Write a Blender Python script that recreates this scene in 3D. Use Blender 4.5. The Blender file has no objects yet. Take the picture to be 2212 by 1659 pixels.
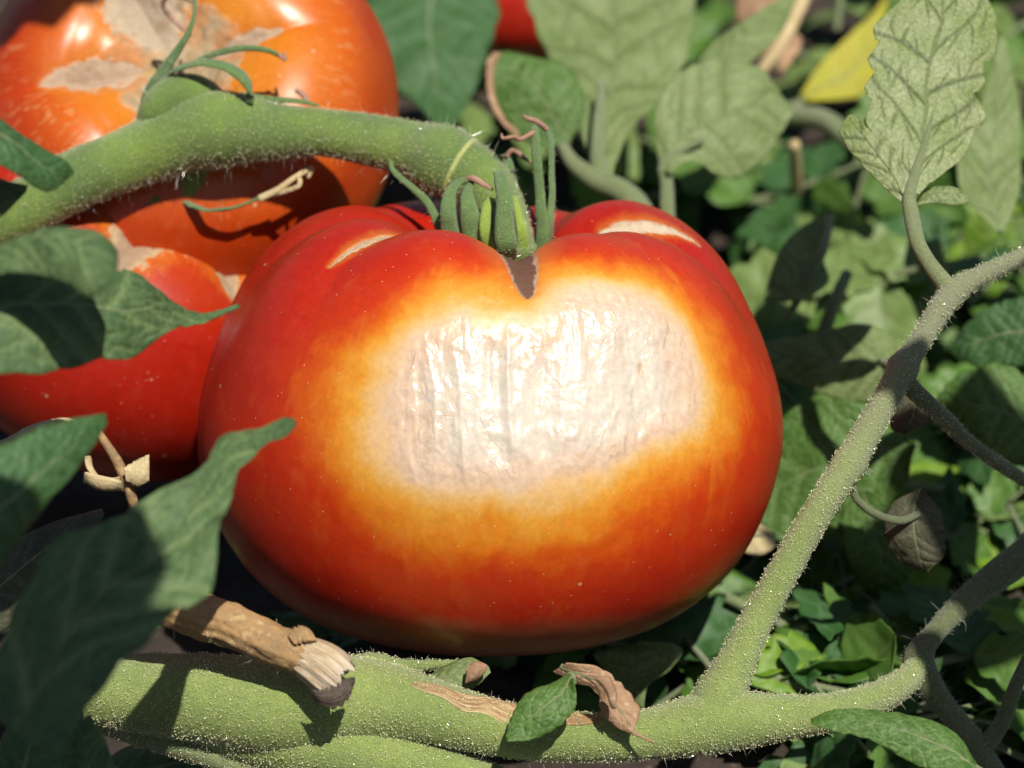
import bpy, math, random
import numpy as np
from mathutils import Vector, Matrix

# ------------------------------------------------------------------ camera, sky, sun, exposure
SC = bpy.context.scene
COL = SC.collection
CM = 0.01                                   # all modelling below is in centimetres
PITCH = math.radians(30.0)
FPX = 6841.0                                # focal length in photo units (frame 2212 x 1659)
CAM = np.array([0.0, -56.0, 39.5])
RIGHT = np.array([1.0, 0.0, 0.0])
FWD = np.array([0.0, math.cos(PITCH), -math.sin(PITCH)])
UP = np.array([0.0, math.sin(PITCH), math.cos(PITCH)])

cd = bpy.data.cameras.new('camera')
cam = bpy.data.objects.new('camera', cd)
COL.objects.link(cam)
cam.location = CAM * CM
cam.rotation_euler = (math.pi / 2 - PITCH, 0, 0)
cd.sensor_width = 36.0
cd.lens = 36.0 * FPX / 2212.0
cd.clip_start = 0.02
cd.clip_end = 200.0
cd.dof.use_dof = True
cd.dof.focus_distance = 60.6 * CM
cd.dof.aperture_fstop = 14.0
SC.camera = cam

SUN_UP, SUN_RT = math.radians(31), math.radians(13)
TO_SUN = (-FWD * math.cos(SUN_UP) * math.cos(SUN_RT) + UP * math.sin(SUN_UP)
          + RIGHT * math.cos(SUN_UP) * math.sin(SUN_RT))
TO_SUN /= np.linalg.norm(TO_SUN)
w = bpy.data.worlds.new('World')
SC.world = w
w.use_nodes = True
nt = w.node_tree
bg = nt.nodes['Background']
sky = nt.nodes.new('ShaderNodeTexSky')
sky.sky_type = 'NISHITA'
sky.sun_disc = False
sky.sun_elevation = math.asin(TO_SUN[2])
sky.sun_rotation = math.atan2(TO_SUN[0], TO_SUN[1])
nt.links.new(sky.outputs[0], bg.inputs[0])
bg.inputs[1].default_value = 0.05
sl = bpy.data.lights.new('sun', 'SUN')
sl.energy = 5.0
sl.angle = math.radians(0.53)
sl.color = (1.0, 0.96, 0.88)
sun = bpy.data.objects.new('sun', sl)
COL.objects.link(sun)
sun.rotation_euler = Vector(TO_SUN).to_track_quat('Z', 'Y').to_euler()
SC.view_settings.view_transform = 'Standard'
SC.view_settings.look = 'None'
SC.view_settings.exposure = 0.27
SC.view_settings.gamma = 1.0
SC.render.engine = 'CYCLES'
SC.cycles.use_denoising = True
SC.cycles.max_bounces = 4
SC.cycles.caustics_reflective = False
SC.cycles.caustics_refractive = False
SC.cycles.use_adaptive_sampling = True
SC.cycles.adaptive_threshold = 0.02
SC.cycles.diffuse_bounces = 2
SC.cycles.glossy_bounces = 2
SC.cycles.transmission_bounces = 4
SC.cycles.sample_clamp_indirect = 4.0

RNG = np.random.default_rng(7)
random.seed(7)

# ------------------------------------------------------------------ maths helpers
def P(x, y, d):
    """point of the place that stands d cm from the camera plane in the direction of photo unit (x, y)"""
    return CAM + FWD * d + RIGHT * ((x - 1106.0) / FPX * d) + UP * ((829.5 - y) / FPX * d)

def PP(pts):
    return np.array([P(*p[:3]) for p in pts])

def project(V):
    q = V - CAM
    d = q @ FWD
    return np.stack([1106 + (q @ RIGHT) / d * FPX, 829.5 - (q @ UP) / d * FPX, d], 1)

def ground_depth(y):
    v = (829.5 - y) / FPX
    return CAM[2] / (math.sin(PITCH) - math.cos(PITCH) * v)

def unit(v):
    v = np.asarray(v, float)
    return v / max(np.linalg.norm(v), 1e-9)

def sstep(a, b, x):
    t = np.clip((x - a) / (b - a), 0, 1)
    return t * t * (3 - 2 * t)

def crom(pts, n):
    """Catmull-Rom through pts (any columns), resampled to n rows by length of the first 3 columns"""
    p = np.asarray(pts, float)
    q = np.vstack([2 * p[0] - p[1], p, 2 * p[-1] - p[-2]])
    out = []
    for i in range(1, len(q) - 2):
        t = np.linspace(0, 1, 24, endpoint=False)[:, None]
        a, b, c, d = q[i - 1], q[i], q[i + 1], q[i + 2]
        out.append(0.5 * (2 * b + (c - a) * t + (2 * a - 5 * b + 4 * c - d) * t ** 2 + (3 * b - a - 3 * c + d) * t ** 3))
    out.append(p[-1:])
    s = np.vstack(out)
    k = min(3, s.shape[1])
    L = np.concatenate([[0], np.cumsum(np.linalg.norm(np.diff(s[:, :k], axis=0), axis=1))])
    t = np.linspace(0, L[-1], n)
    return np.stack([np.interp(t, L, s[:, j]) for j in range(s.shape[1])], 1)

def _hash(i, j, k, seed):
    h = (i.astype(np.int64) * 374761393 + j.astype(np.int64) * 668265263 + k.astype(np.int64) * 2147483647 + seed * 1274126177) & 0xFFFFFFFF
    h = ((h ^ (h >> 13)) * 1274126177) & 0xFFFFFFFF
    h = ((h ^ (h >> 15)) * 2246822519) & 0xFFFFFFFF
    return ((h ^ (h >> 16)) & 0xFFFFFF) / float(0xFFFFFF)

def vnoise(p, seed=0):
    p = np.asarray(p, float)
    i = np.floor(p).astype(np.int64)
    f = p - i
    f = f * f * f * (f * (f * 6 - 15) + 10)
    r = 0
    for dx in (0, 1):
        for dy in (0, 1):
            for dz in (0, 1):
                wgt = (f[:, 0] if dx else 1 - f[:, 0]) * (f[:, 1] if dy else 1 - f[:, 1]) * (f[:, 2] if dz else 1 - f[:, 2])
                r = r + wgt * _hash(i[:, 0] + dx, i[:, 1] + dy, i[:, 2] + dz, seed)
    return r * 2 - 1

def fbm(p, oct=3, seed=0):
    a, r, p = 1.0, 0, np.asarray(p, float)
    for o in range(oct):
        r = r + a * vnoise(p, seed + o)
        p = p * 2.03 + 11.7
        a *= 0.5
    return r / 1.75

# ------------------------------------------------------------------ object helpers
def mesh_np(name, V, F, attrs=None, smooth=True):
    V = np.ascontiguousarray(np.asarray(V, float) * CM)
    F = np.asarray(F, np.int32)
    me = bpy.data.meshes.new(name)
    me.vertices.add(len(V))
    me.vertices.foreach_set('co', V.ravel())
    me.loops.add(F.size)
    me.loops.foreach_set('vertex_index', F.ravel())
    me.polygons.add(len(F))
    me.polygons.foreach_set('loop_start', np.arange(len(F), dtype=np.int32) * F.shape[1])
    me.update(calc_edges=True)
    me.polygons.foreach_set('use_smooth', np.full(len(F), smooth, bool))
    for k, a in (attrs or {}).items():
        a = np.asarray(a, float)
        if a.ndim == 1:
            at = me.attributes.new(k, 'FLOAT', 'POINT')
            at.data.foreach_set('value', a)
        else:
            at = me.attributes.new(k, 'FLOAT_COLOR', 'POINT')
            at.data.foreach_set('color', np.concatenate([a, np.ones((len(a), 1))], 1).ravel())
    me.validate()
    return me

def obj(name, me, mat, parent=None, kind=None):
    o = bpy.data.objects.new(name, me)
    COL.objects.link(o)
    if mat is not None and not me.materials:
        me.materials.append(mat)
    if parent is not None:
        o.parent = parent
        o.matrix_parent_inverse = Matrix.Translation(-Vector(parent.location))
    if kind:
        o['kind'] = kind
    return o

def thing(name, at, label, cat, group=None):
    o = bpy.data.objects.new(name, None)
    COL.objects.link(o)
    o.empty_display_size = 0.01
    o.location = Vector(np.asarray(at) * CM)
    o['label'] = label
    o['category'] = cat
    if group:
        o['group'] = group
    return o

def grid_faces(nu, nv, wrap=False, base=0):
    i, j = np.meshgrid(np.arange(nu - 1), np.arange(nv if wrap else nv - 1), indexing='ij')
    a = i * nv + j
    b = i * nv + (j + 1) % nv
    return np.stack([a, b, b + nv, a + nv], -1).reshape(-1, 4) + base

def frames(C):
    T = np.gradient(C, axis=0)
    T /= np.linalg.norm(T, axis=1)[:, None] + 1e-12
    N = np.zeros_like(T)
    n = np.cross(T[0], [0.31, 0.2, 0.93])
    n /= np.linalg.norm(n)
    for i in range(len(T)):
        n = n - T[i] * (n @ T[i])
        n /= np.linalg.norm(n)
        N[i] = n
    return T, N, np.cross(T, N)

class Tube:
    """tapered, slightly uneven stalk; pts rows are (x, y, depth, radius in photo units)"""
    def __init__(s, pts, seg=None, m=16, rough=0.05, seed=1, ridges=0, cap=True):
        p = np.array([list(P(*q[:3])) + [q[3] * q[2] / FPX] for q in pts])
        L = np.linalg.norm(np.diff(p[:, :3], axis=0), axis=1).sum()
        n = seg or int(max(8, L * 8))
        s.p = crom(p, n)
        s.C, s.r = s.p[:, :3], np.maximum(s.p[:, 3], 0.004)
        s.T, s.N, s.B = frames(s.C)
        s.n, s.m = n, m
        ang = np.linspace(0, 2 * math.pi, m, endpoint=False)
        s.ang = ang
        dirs = s.N[:, None] * np.cos(ang)[None, :, None] + s.B[:, None] * np.sin(ang)[None, :, None]
        base = s.C[:, None] + dirs * s.r[:, None, None]
        nz = fbm(base.reshape(-1, 3) * 1.1 / max(s.r.mean(), .05) * .5, 3, seed).reshape(n, m)
        k = 1 + rough * nz
        if ridges:
            k = k + 0.05 * np.cos(ridges * ang)[None]
        s.V = s.C[:, None] + dirs * (s.r[:, None] * k)[:, :, None]
        s.dirs = dirs
        s.F = grid_faces(n, m, True)
        V = s.V.reshape(-1, 3)
        if cap:
            V = np.vstack([V, s.C[0] - s.T[0] * s.r[0] * .4, s.C[-1] + s.T[-1] * s.r[-1] * .4])
            e0 = np.array([[(j + 1) % m, j, n * m, n * m] for j in range(m)])
            o = (n - 1) * m
            e1 = np.array([[o + j, o + (j + 1) % m, n * m + 1, n * m + 1] for j in range(m)])
            s.caps = np.vstack([e0[:, :3], e1[:, :3]])
        else:
            s.caps = np.zeros((0, 3), int)
        s.Vall = V
    def mesh(s, name):
        q = s.F
        tri = np.vstack([q[:, [0, 1, 2]], q[:, [0, 2, 3]], s.caps])
        t = np.repeat(np.linspace(0, 1, s.n), s.m)
        t = np.concatenate([t, np.zeros(len(s.Vall) - len(t))])
        return mesh_np(name, s.Vall, tri, {'t': t})
    def points(s, k, rng):
        """k random surface points with outward normals and axial directions"""
        cum = np.cumsum(s.r)
        i = np.searchsorted(cum, rng.random(k) * cum[-1]).clip(0, s.n - 1)
        j = rng.integers(0, s.m, k)
        f = rng.random((k, 2)) - .5
        i2 = np.clip(i + 1, 0, s.n - 1)
        Q = s.V[i, j] + (s.V[i2, j] - s.V[i, j]) * f[:, :1] + (s.V[i, (j + 1) % s.m] - s.V[i, j]) * f[:, 1:]
        return Q, s.dirs[i, j], s.T[i]

def hairs_mesh(name, tubes, dens, lmin, lmax, rad, rng, sag=0.25):
    Vs, Fs, b = [], [], 0
    for t in tubes:
        L = np.linalg.norm(np.diff(t.C, axis=0), axis=1)
        area = (2 * math.pi * t.r[:-1] * L).sum()
        k = int(area * dens)
        Q, D, T = t.points(k, rng)
        ln = lmin + (lmax - lmin) * rng.random(k) ** 4
        d = D + T * rng.normal(0, .35, (k, 1)) + rng.normal(0, .28, (k, 3))
        d /= np.linalg.norm(d, axis=1)[:, None]
        a = np.cross(d, rng.normal(0, 1, (k, 3)))
        a /= np.linalg.norm(a, axis=1)[:, None]
        c = np.cross(d, a)
        bend = rng.normal(0, .12, (k, 3)) - np.array([0, 0, sag * .3])
        mid = Q + d * (ln * .55)[:, None]
        tip = Q + d * ln[:, None] + bend * ln[:, None]
        rr = rad * (.7 + .6 * rng.random(k))[:, None]
        ring = [Q + (a * math.cos(x) + c * math.sin(x)) * rr for x in (0, 2.094, 4.189)]
        ring2 = [mid + (a * math.cos(x) + c * math.sin(x)) * rr * .75 for x in (0, 2.094, 4.189)]
        V = np.stack(ring + ring2 + [tip], 1)
        fb = np.array([[0, 1, 4], [0, 4, 3], [1, 2, 5], [1, 5, 4], [2, 0, 3], [2, 3, 5], [3, 4, 6], [4, 5, 6], [5, 3, 6]])
        F = (fb[None] + (np.arange(k) * 7)[:, None, None]).reshape(-1, 3) + b
        Vs.append(V.reshape(-1, 3)); Fs.append(F); b += k * 7
    return mesh_np(name, np.vstack(Vs), np.vstack(Fs), smooth=False)

def beads_mesh(name, tubes, dens, r0, r1, rng):
    Vs, Fs, b = [], [], 0
    oct_ = np.array([[1, 0, 0], [-1, 0, 0], [0, 1, 0], [0, -1, 0], [0, 0, 1], [0, 0, -1]], float)
    of = np.array([[0, 2, 4], [2, 1, 4], [1, 3, 4], [3, 0, 4], [2, 0, 5], [1, 2, 5], [3, 1, 5], [0, 3, 5]])
    for t in tubes:
        L = np.linalg.norm(np.diff(t.C, axis=0), axis=1)
        k = int((2 * math.pi * t.r[:-1] * L).sum() * dens)
        Q, D, T = t.points(k, rng)
        r = r0 + (r1 - r0) * rng.random(k) ** 3
        Q = Q + D * (r * (1 + 2 * rng.random(k)))[:, None]
        A = rng.normal(0, 1, (k, 3, 3))
        A, _ = np.linalg.qr(A)
        V = Q[:, None] + (oct_[None] @ A) * r[:, None, None]
        Vs.append(V.reshape(-1, 3)); Fs.append((of[None] + (np.arange(k) * 6)[:, None, None]).reshape(-1, 3) + b)
        b += k * 6
    return mesh_np(name, np.vstack(Vs), np.vstack(Fs), smooth=False)

# ------------------------------------------------------------------ materials
class M:
    def __init__(s, name):
        s.m = bpy.data.materials.new(name)
        s.m.use_nodes = True
        s.t = s.m.node_tree
        s.b = s.t.nodes['Principled BSDF']
        s.out = s.t.nodes['Material Output']
        s._co = None
    def n(s, typ, **kw):
        nd = s.t.nodes.new('ShaderNode' + typ)
        for k, v in kw.items():
            setattr(nd, k, v)
        return nd
    def link(s, a, b):
        s.t.links.new(a, b)
    def co(s):
        if s._co is None:
            s._co = s.n('TexCoord').outputs['Object']
        return s._co
    def scaled(s, sc):
        v = s.n('VectorMath', operation='MULTIPLY')
        s.link(s.co(), v.inputs[0])
        v.inputs[1].default_value = sc if hasattr(sc, '__len__') else (sc, sc, sc)
        return v.outputs[0]
    def noise(s, sc, detail=3, rough=.55, vec=None):
        """sc in features per cm"""
        x = s.n('TexNoise')
        s.link(vec or s.co(), x.inputs['Vector'])
        x.inputs['Scale'].default_value = sc if vec else sc * 100
        x.inputs['Detail'].default_value = detail
        x.inputs['Roughness'].default_value = rough
        return x.outputs['Fac']
    def ramp(s, fac, stops):
        r = s.n('ValToRGB')
        s.link(fac, r.inputs[0])
        e = r.color_ramp.elements
        while len(e) < len(stops):
            e.new(.5)
        for q, (p, c) in zip(e, stops):
            q.position = p
            q.color = (*c, 1) if hasattr(c, '__len__') else (c, c, c, 1)
        return r.outputs[0]
    def mix(s, fac, a, b, typ='MIX'):
        x = s.n('Mix', data_type='RGBA', blend_type=typ)
        for v, i in ((fac, 0), (a, 6), (b, 7)):
            if hasattr(v, 'is_output'):
                s.link(v, x.inputs[i])
            elif i == 0:
                x.inputs[0].default_value = v
            else:
                x.inputs[i].default_value = (*v, 1)
        return x.outputs[2]
    def attr(s, name, col=False):
        a = s.n('Attribute', attribute_name=name)
        return a.outputs['Color' if col else 'Fac']
    def math(s, op, a, b=0.0):
        x = s.n('Math', operation=op)
        for v, i in ((a, 0), (b, 1)):
            if hasattr(v, 'is_output'):
                s.link(v, x.inputs[i])
            else:
                x.inputs[i].default_value = v
        return x.outputs[0]
    def bump(s, h, strength=.3, dist=.02, nrm=None):
        b = s.n('Bump')
        b.inputs['Strength'].default_value = strength
        b.inputs['Distance'].default_value = dist * CM
        s.link(h, b.inputs['Height'])
        if nrm is not None:
            s.link(nrm, b.inputs['Normal'])
        return b.outputs[0]
    def set(s, **kw):
        for k, v in kw.items():
            i = s.b.inputs[k.replace('_', ' ')]
            if hasattr(v, 'is_output'):
                s.link(v, i)
            else:
                i.default_value = (*v, 1) if hasattr(v, '__len__') and len(v) == 3 and i.type == 'RGBA' else v
        return s

def leaf_material(name, ca, cb, vein, trans=.3, rough=.5, tcol=None, speck=None, sheen=0.0, relief=.5, net=.3, simple=False):
    s = M(name)
    base = s.mix(s.ramp(s.noise(1.3, 3), [(.32, 0), (.7, 1)]), ca, cb)
    if speck:
        base = s.mix(s.ramp(s.noise(3.1, 2), [(.64, 0), (.74, 1)]), base, speck)
    base = s.mix(s.attr('vein'), base, vein)
    s.set(Base_Color=base, Roughness=rough)
    if not simple:
        fine = s.ramp(s.noise(14, 1), [(.3, .78), (.7, 1.2)])
        base = s.mix(1.0, base, fine, 'MULTIPLY')
        vo = s.n('TexVoronoi', feature='DISTANCE_TO_EDGE')
        s.link(s.co(), vo.inputs['Vector'])
        vo.inputs['Scale'].default_value = 420
        nt_ = s.ramp(vo.outputs['Distance'], [(0, 0), (.16, 1)])
        base = s.mix(s.math('MULTIPLY', s.math('SUBTRACT', 1.0, nt_), net), base, vein)
        s.set(Base_Color=base, Normal=s.bump(s.math('ADD', nt_, s.noise(30, 1)), relief, .03))
    s.b.inputs['Specular IOR Level'].default_value = .4
    if sheen:
        s.b.inputs['Sheen Weight'].default_value = sheen
    tr = s.n('BsdfTranslucent')
    tc = s.mix(1.0, base, tcol or (1.6, 1.9, .6), 'MULTIPLY')
    s.link(tc, tr.inputs['Color'])
    mx = s.n('MixShader')
    mx.inputs[0].default_value = trans
    s.link(s.b.outputs[0], mx.inputs[1]); s.link(tr.outputs[0], mx.inputs[2])
    s.link(mx.outputs[0], s.out.inputs['Surface'])
    return s.m

def stem_material(name, ca, cb, cc, rough=.5, speck=(.5, .5, .3), spk=.0, cend=None):
    s = M(name)
    base = s.mix(s.ramp(s.noise(.55, 3), [(.35, 0), (.68, 1)]), ca, cb)
    base = s.mix(s.ramp(s.noise(7, 3), [(.35, 0), (.75, .55)]), base, cc)
    base = s.mix(s.ramp(s.noise(26, 2), [(.60, 0), (.72, spk)]), base, speck)
    base = s.mix(1.0, base, s.ramp(s.noise(40, 2, .7), [(.32, .70), (.68, 1.28)]), 'MULTIPLY')
    if cend:
        base = s.mix(s.ramp(s.attr('t'), [(.25, 0), (.7, 1)]), base, cend)
    s.set(Base_Color=base, Roughness=rough, Normal=s.bump(s.noise(24, 3, .8), .9, .045))
    s.b.inputs['Sheen Weight'].default_value = .25
    s.b.inputs['Sheen Roughness'].default_value = .4
    return s.m

def dry_material(name, ca, cb, cc, sc=2.0):
    s = M(name)
    base = s.mix(s.ramp(s.noise(sc, 4, .65), [(.35, 0), (.65, 1)]), ca, cb)
    base = s.mix(s.ramp(s.noise(sc * 4, 3), [(.55, 0), (.72, .8)]), base, cc)
    s.set(Base_Color=base, Roughness=.75, Normal=s.bump(s.noise(sc * 6, 4, .7), .8, .05))
    return s.m

MAT = {
    'leaf': leaf_material('leaf green', (.060, .135, .022), (.095, .190, .035), (.15, .24, .07), .32),
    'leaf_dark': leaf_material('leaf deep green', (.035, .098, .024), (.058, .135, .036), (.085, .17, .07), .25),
    'leaf_fore': leaf_material('leaf bluish green', (.048, .100, .032), (.085, .142, .052), (.17, .24, .09), .18, rough=.6, speck=(.04, .05, .026), net=.2, relief=.5),
    'leaf_pale': leaf_material('leaf pale underside', (.185, .25, .088), (.25, .30, .132), (.12, .165, .045), .3, rough=.6, net=.08, relief=.2),
    'leaf_vein': leaf_material('leaf underside with dark veins', (.22, .28, .09), (.33, .36, .18), (.050, .075, .016), .35, rough=.5, relief=.3, net=.08),
    'leaf_lime': leaf_material('leaf lime', (.14, .27, .02), (.21, .33, .035), (.26, .36, .08), .42),
    'leaf_yellow': leaf_material('leaf yellow', (.55, .52, .05), (.45, .48, .05), (.5, .42, .1), .4, tcol=(1.3, 1.2, .5)),
    'leaf_umber': leaf_material('leaf wilted and shaded', (.05, .055, .028), (.085, .085, .045), (.12, .11, .07), .15, rough=.7, relief=.25, net=.1),  # shade of the small hanging leaf is put into this dark colour
    'far': leaf_material('far leaf green', (.070, .165, .022), (.120, .235, .042), (.16, .26, .07), .36, simple=True),
    'far_dark': leaf_material('far leaf deep green', (.03, .095, .02), (.05, .13, .03), (.085, .17, .07), .3, simple=True),
    'far_lime': leaf_material('far leaf lime', (.14, .28, .02), (.22, .34, .03), (.26, .36, .08), .42, simple=True),
    'far_pale': leaf_material('far leaf pale', (.17, .26, .07), (.22, .30, .10), (.13, .18, .05), .32, simple=True),
    'dry': dry_material('dry leaf', (.36, .22, .12), (.22, .12, .065), (.50, .36, .22)),
    'straw': dry_material('straw', (.52, .42, .22), (.42, .30, .15), (.62, .52, .33)),
    'pinkdry': dry_material('withered tip', (.36, .20, .13), (.22, .12, .08), (.5, .33, .24)),
    'bark': dry_material('twig bark', (.36, .21, .08), (.18, .11, .055), (.48, .33, .14), 1.3),
    'bark_dark': dry_material('dark bark', (.06, .045, .035), (.10, .07, .05), (.14, .10, .07), 3),
    'stem': stem_material('vine skin', (.175, .232, .052), (.245, .31, .075), (.13, .19, .042), speck=(.45, .47, .16), spk=.5),
    'shoot': stem_material('shoot skin', (.170, .225, .052), (.235, .30, .075), (.13, .185, .042), speck=(.45, .47, .16), spk=.5, cend=(.19, .205, .11)),
    'truss': stem_material('truss skin', (.100, .170, .030), (.19, .29, .030), (.09, .145, .038), speck=(.32, .34, .2), spk=.35),
    'stalk': stem_material('stalk skin', (.15, .19, .07), (.20, .23, .10), (.12, .15, .06), speck=(.4, .4, .25), spk=.3),
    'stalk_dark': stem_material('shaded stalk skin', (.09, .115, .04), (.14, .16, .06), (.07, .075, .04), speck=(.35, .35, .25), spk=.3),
    'sepal': stem_material('sepal skin', (.09, .165, .045), (.13, .22, .05), (.08, .13, .05), speck=(.3, .33, .2), spk=.3),
    'sepal_lime': stem_material('sepal pale', (.22, .33, .03), (.27, .37, .05), (.16, .25, .04)),
}
s = M('broken wood')
cx = s.n('CombineXYZ')
s.link(s.math('MULTIPLY', s.attr('sx'), 6.0), cx.inputs[0])
s.link(s.math('MULTIPLY', s.attr('tx'), 1.1), cx.inputs[1])
fibre = s.noise(1.6, 4, .6, cx.outputs[0])
wc = s.ramp(fibre, [(.28, (.16, .09, .045)), (.42, (.36, .24, .12)), (.55, (.50, .39, .25)), (.72, (.60, .53, .44))])
wc = s.mix(s.ramp(s.attr('tx'), [(.5, .0), (.9, .5)]), wc, (.62, .56, .49))
s.set(Base_Color=wc, Roughness=.8, Normal=s.bump(fibre, .9, .06))
MAT['wood'] = s.m
s = M('stem scar')
cx = s.n('CombineXYZ')
s.link(s.math('MULTIPLY', s.attr('sx'), 3.0), cx.inputs[0])
s.link(s.math('MULTIPLY', s.attr('tx'), 2.6), cx.inputs[1])
fibre = s.noise(1.5, 4, .62, cx.outputs[0])
wc = s.ramp(fibre, [(.30, (.12, .065, .035)), (.43, (.32, .19, .09)), (.56, (.50, .35, .18)), (.72, (.62, .50, .28))])
wc = s.mix(s.ramp(s.math('ABSOLUTE', s.attr('sx')), [(.78, 0), (1.0, .8)]), wc, (.58, .48, .24))
s.set(Base_Color=wc, Roughness=.85, Normal=s.bump(fibre, 1.0, .10))
MAT['scar'] = s.m
s = M('plant hair')
s.set(Base_Color=(.46, .46, .36), Roughness=.25)
s.b.inputs['Specular IOR Level'].default_value = .8
MAT['hair'] = s.m
s = M('gland beads')
s.set(Base_Color=(.66, .64, .36), Roughness=.15)
s.b.inputs['Specular IOR Level'].default_value = 1.0
MAT['bead'] = s.m

def tomato_material():
    s = M('tomato skin')
    col = s.attr('pig', True)
    gl = s.attr('scald')
    ck = s.attr('cork')
    col = s.mix(1.0, col, s.ramp(s.noise(9, 3), [(.3, .90), (.7, 1.08)]), 'MULTIPLY')
    # tiny pale flecks on the skin
    vo = s.n('TexVoronoi')
    s.link(s.co(), vo.inputs['Vector'])
    vo.inputs['Scale'].default_value = 520
    vo.inputs['Randomness'].default_value = 1
    fl = s.math('LESS_THAN', vo.outputs['Distance'], .085)
    keep = s.math('GREATER_THAN', s.noise(3, 2), .50)
    col = s.mix(s.math('MULTIPLY', s.math('MULTIPLY', fl, keep), .4), col, (.75, .52, .35))
    v2 = s.n('TexVoronoi')
    s.link(s.co(), v2.inputs['Vector'])
    v2.inputs['Scale'].default_value = 120
    sc2 = s.math('MULTIPLY', s.math('LESS_THAN', v2.outputs['Distance'], .05), s.math('GREATER_THAN', s.noise(.9, 1), .5))
    col = s.mix(s.math('MULTIPLY', sc2, .7), col, (.50, .34, .20))
    col = s.mix(s.ramp(s.noise(2.6, 4, .7), [(.52, 0), (.78, .035)]), col, (.50, .34, .24))
    rough = s.math('ADD', s.ramp(s.noise(2.2, 3), [(.3, .30), (.7, .42)]), s.math('MULTIPLY', ck, .45))
    rough = s.math('SUBTRACT', rough, s.math('MULTIPLY', gl, .11))
    st = s.n('Mapping')
    s.link(s.co(), st.inputs['Vector'])
    st.inputs['Scale'].default_value = (1, 1, .5)
    wr = s.n('TexNoise')
    s.link(st.outputs[0], wr.inputs['Vector'])
    wr.inputs['Scale'].default_value = 500
    wr.inputs['Detail'].default_value = 2
    wr.inputs['Distortion'].default_value = 1.0
    h = s.math('MULTIPLY', s.math('MULTIPLY', wr.outputs['Fac'], gl), s.ramp(s.noise(1.1, 2), [(.36, .25), (.62, 1)]))
    n1 = s.bump(h, 1.0, .046)
    n1b = s.bump(s.math('MULTIPLY', s.noise(18, 3, .6), ck), .8, .05, n1)
    n2 = s.bump(s.noise(60, 2), .10, .008, n1b)
    s.set(Base_Color=col, Roughness=rough, Normal=n2)
    s.link(s.math('ADD', .42, s.math('MULTIPLY', gl, .58)), s.b.inputs['Specular IOR Level'])
    s.b.inputs['Subsurface Weight'].default_value = .18
    s.b.inputs['Subsurface Radius'].default_value = (1.0, .35, .12)
    s.b.inputs['Subsurface Scale'].default_value = .22 * CM
    return s.m
MAT['tomato'] = tomato_material()

# ------------------------------------------------------------------ setting: soil
def build_ground():
    e = np.concatenate([[-4000, -800, -200, -80], np.linspace(-45, 70, 231), [110, 250, 800, 4000]])
    X, Y = np.meshgrid(e, e, indexing='ij')
    p = np.stack([X, Y, 0 * X], -1).reshape(-1, 3)
    h = fbm(p * .16, 4, 3) * .9 + np.maximum(0, fbm(p * .55, 3, 9)) * .9
    far = np.maximum(abs(p[:, 0]), abs(p[:, 1])) > 75
    p[:, 2] = np.where(far, 0, h) - .6
    s = M('soil')
    base = s.mix(s.ramp(s.noise(.5, 5, .65), [(.35, 0), (.7, 1)]), (.030, .020, .014), (.085, .058, .040))
    base = s.mix(s.ramp(s.noise(4, 3), [(.62, 0), (.72, .7)]), base, (.20, .14, .10))
    s.set(Base_Color=base, Roughness=.95, Normal=s.bump(s.noise(6, 5, .7), .9, .2))
    n = len(e)
    o = obj('ground', mesh_np('ground', p, grid_faces(n, n)), s.m, kind='structure')
    o['label'] = 'brown crumbly garden soil under the plants'
build_ground()

# ------------------------------------------------------------------ tomatoes
PROFILE = [(0, 3.05), (.55, 3.1), (1.1, 3.45), (1.75, 4.0), (2.45, 4.32), (3.2, 4.36), (4.1, 4.0), (4.95, 3.15), (5.6, 1.75),
           (5.92, .15), (5.72, -1.3), (5.05, -2.65), (4.05, -3.55), (2.85, -4.05), (1.5, -4.25), (0, -4.25)]

def dens_angles(n, spread):
    """longitudes, denser around 0 (the side towards the viewer)"""
    t = np.linspace(-math.pi, math.pi, 4001)
    wgt = 1 + spread * np.exp(-(t / 1.15) ** 4)
    c = np.concatenate([[0], np.cumsum((wgt[1:] + wgt[:-1]) / 2)])
    return np.interp(np.linspace(0, c[-1], n, endpoint=False), c, t)

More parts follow.
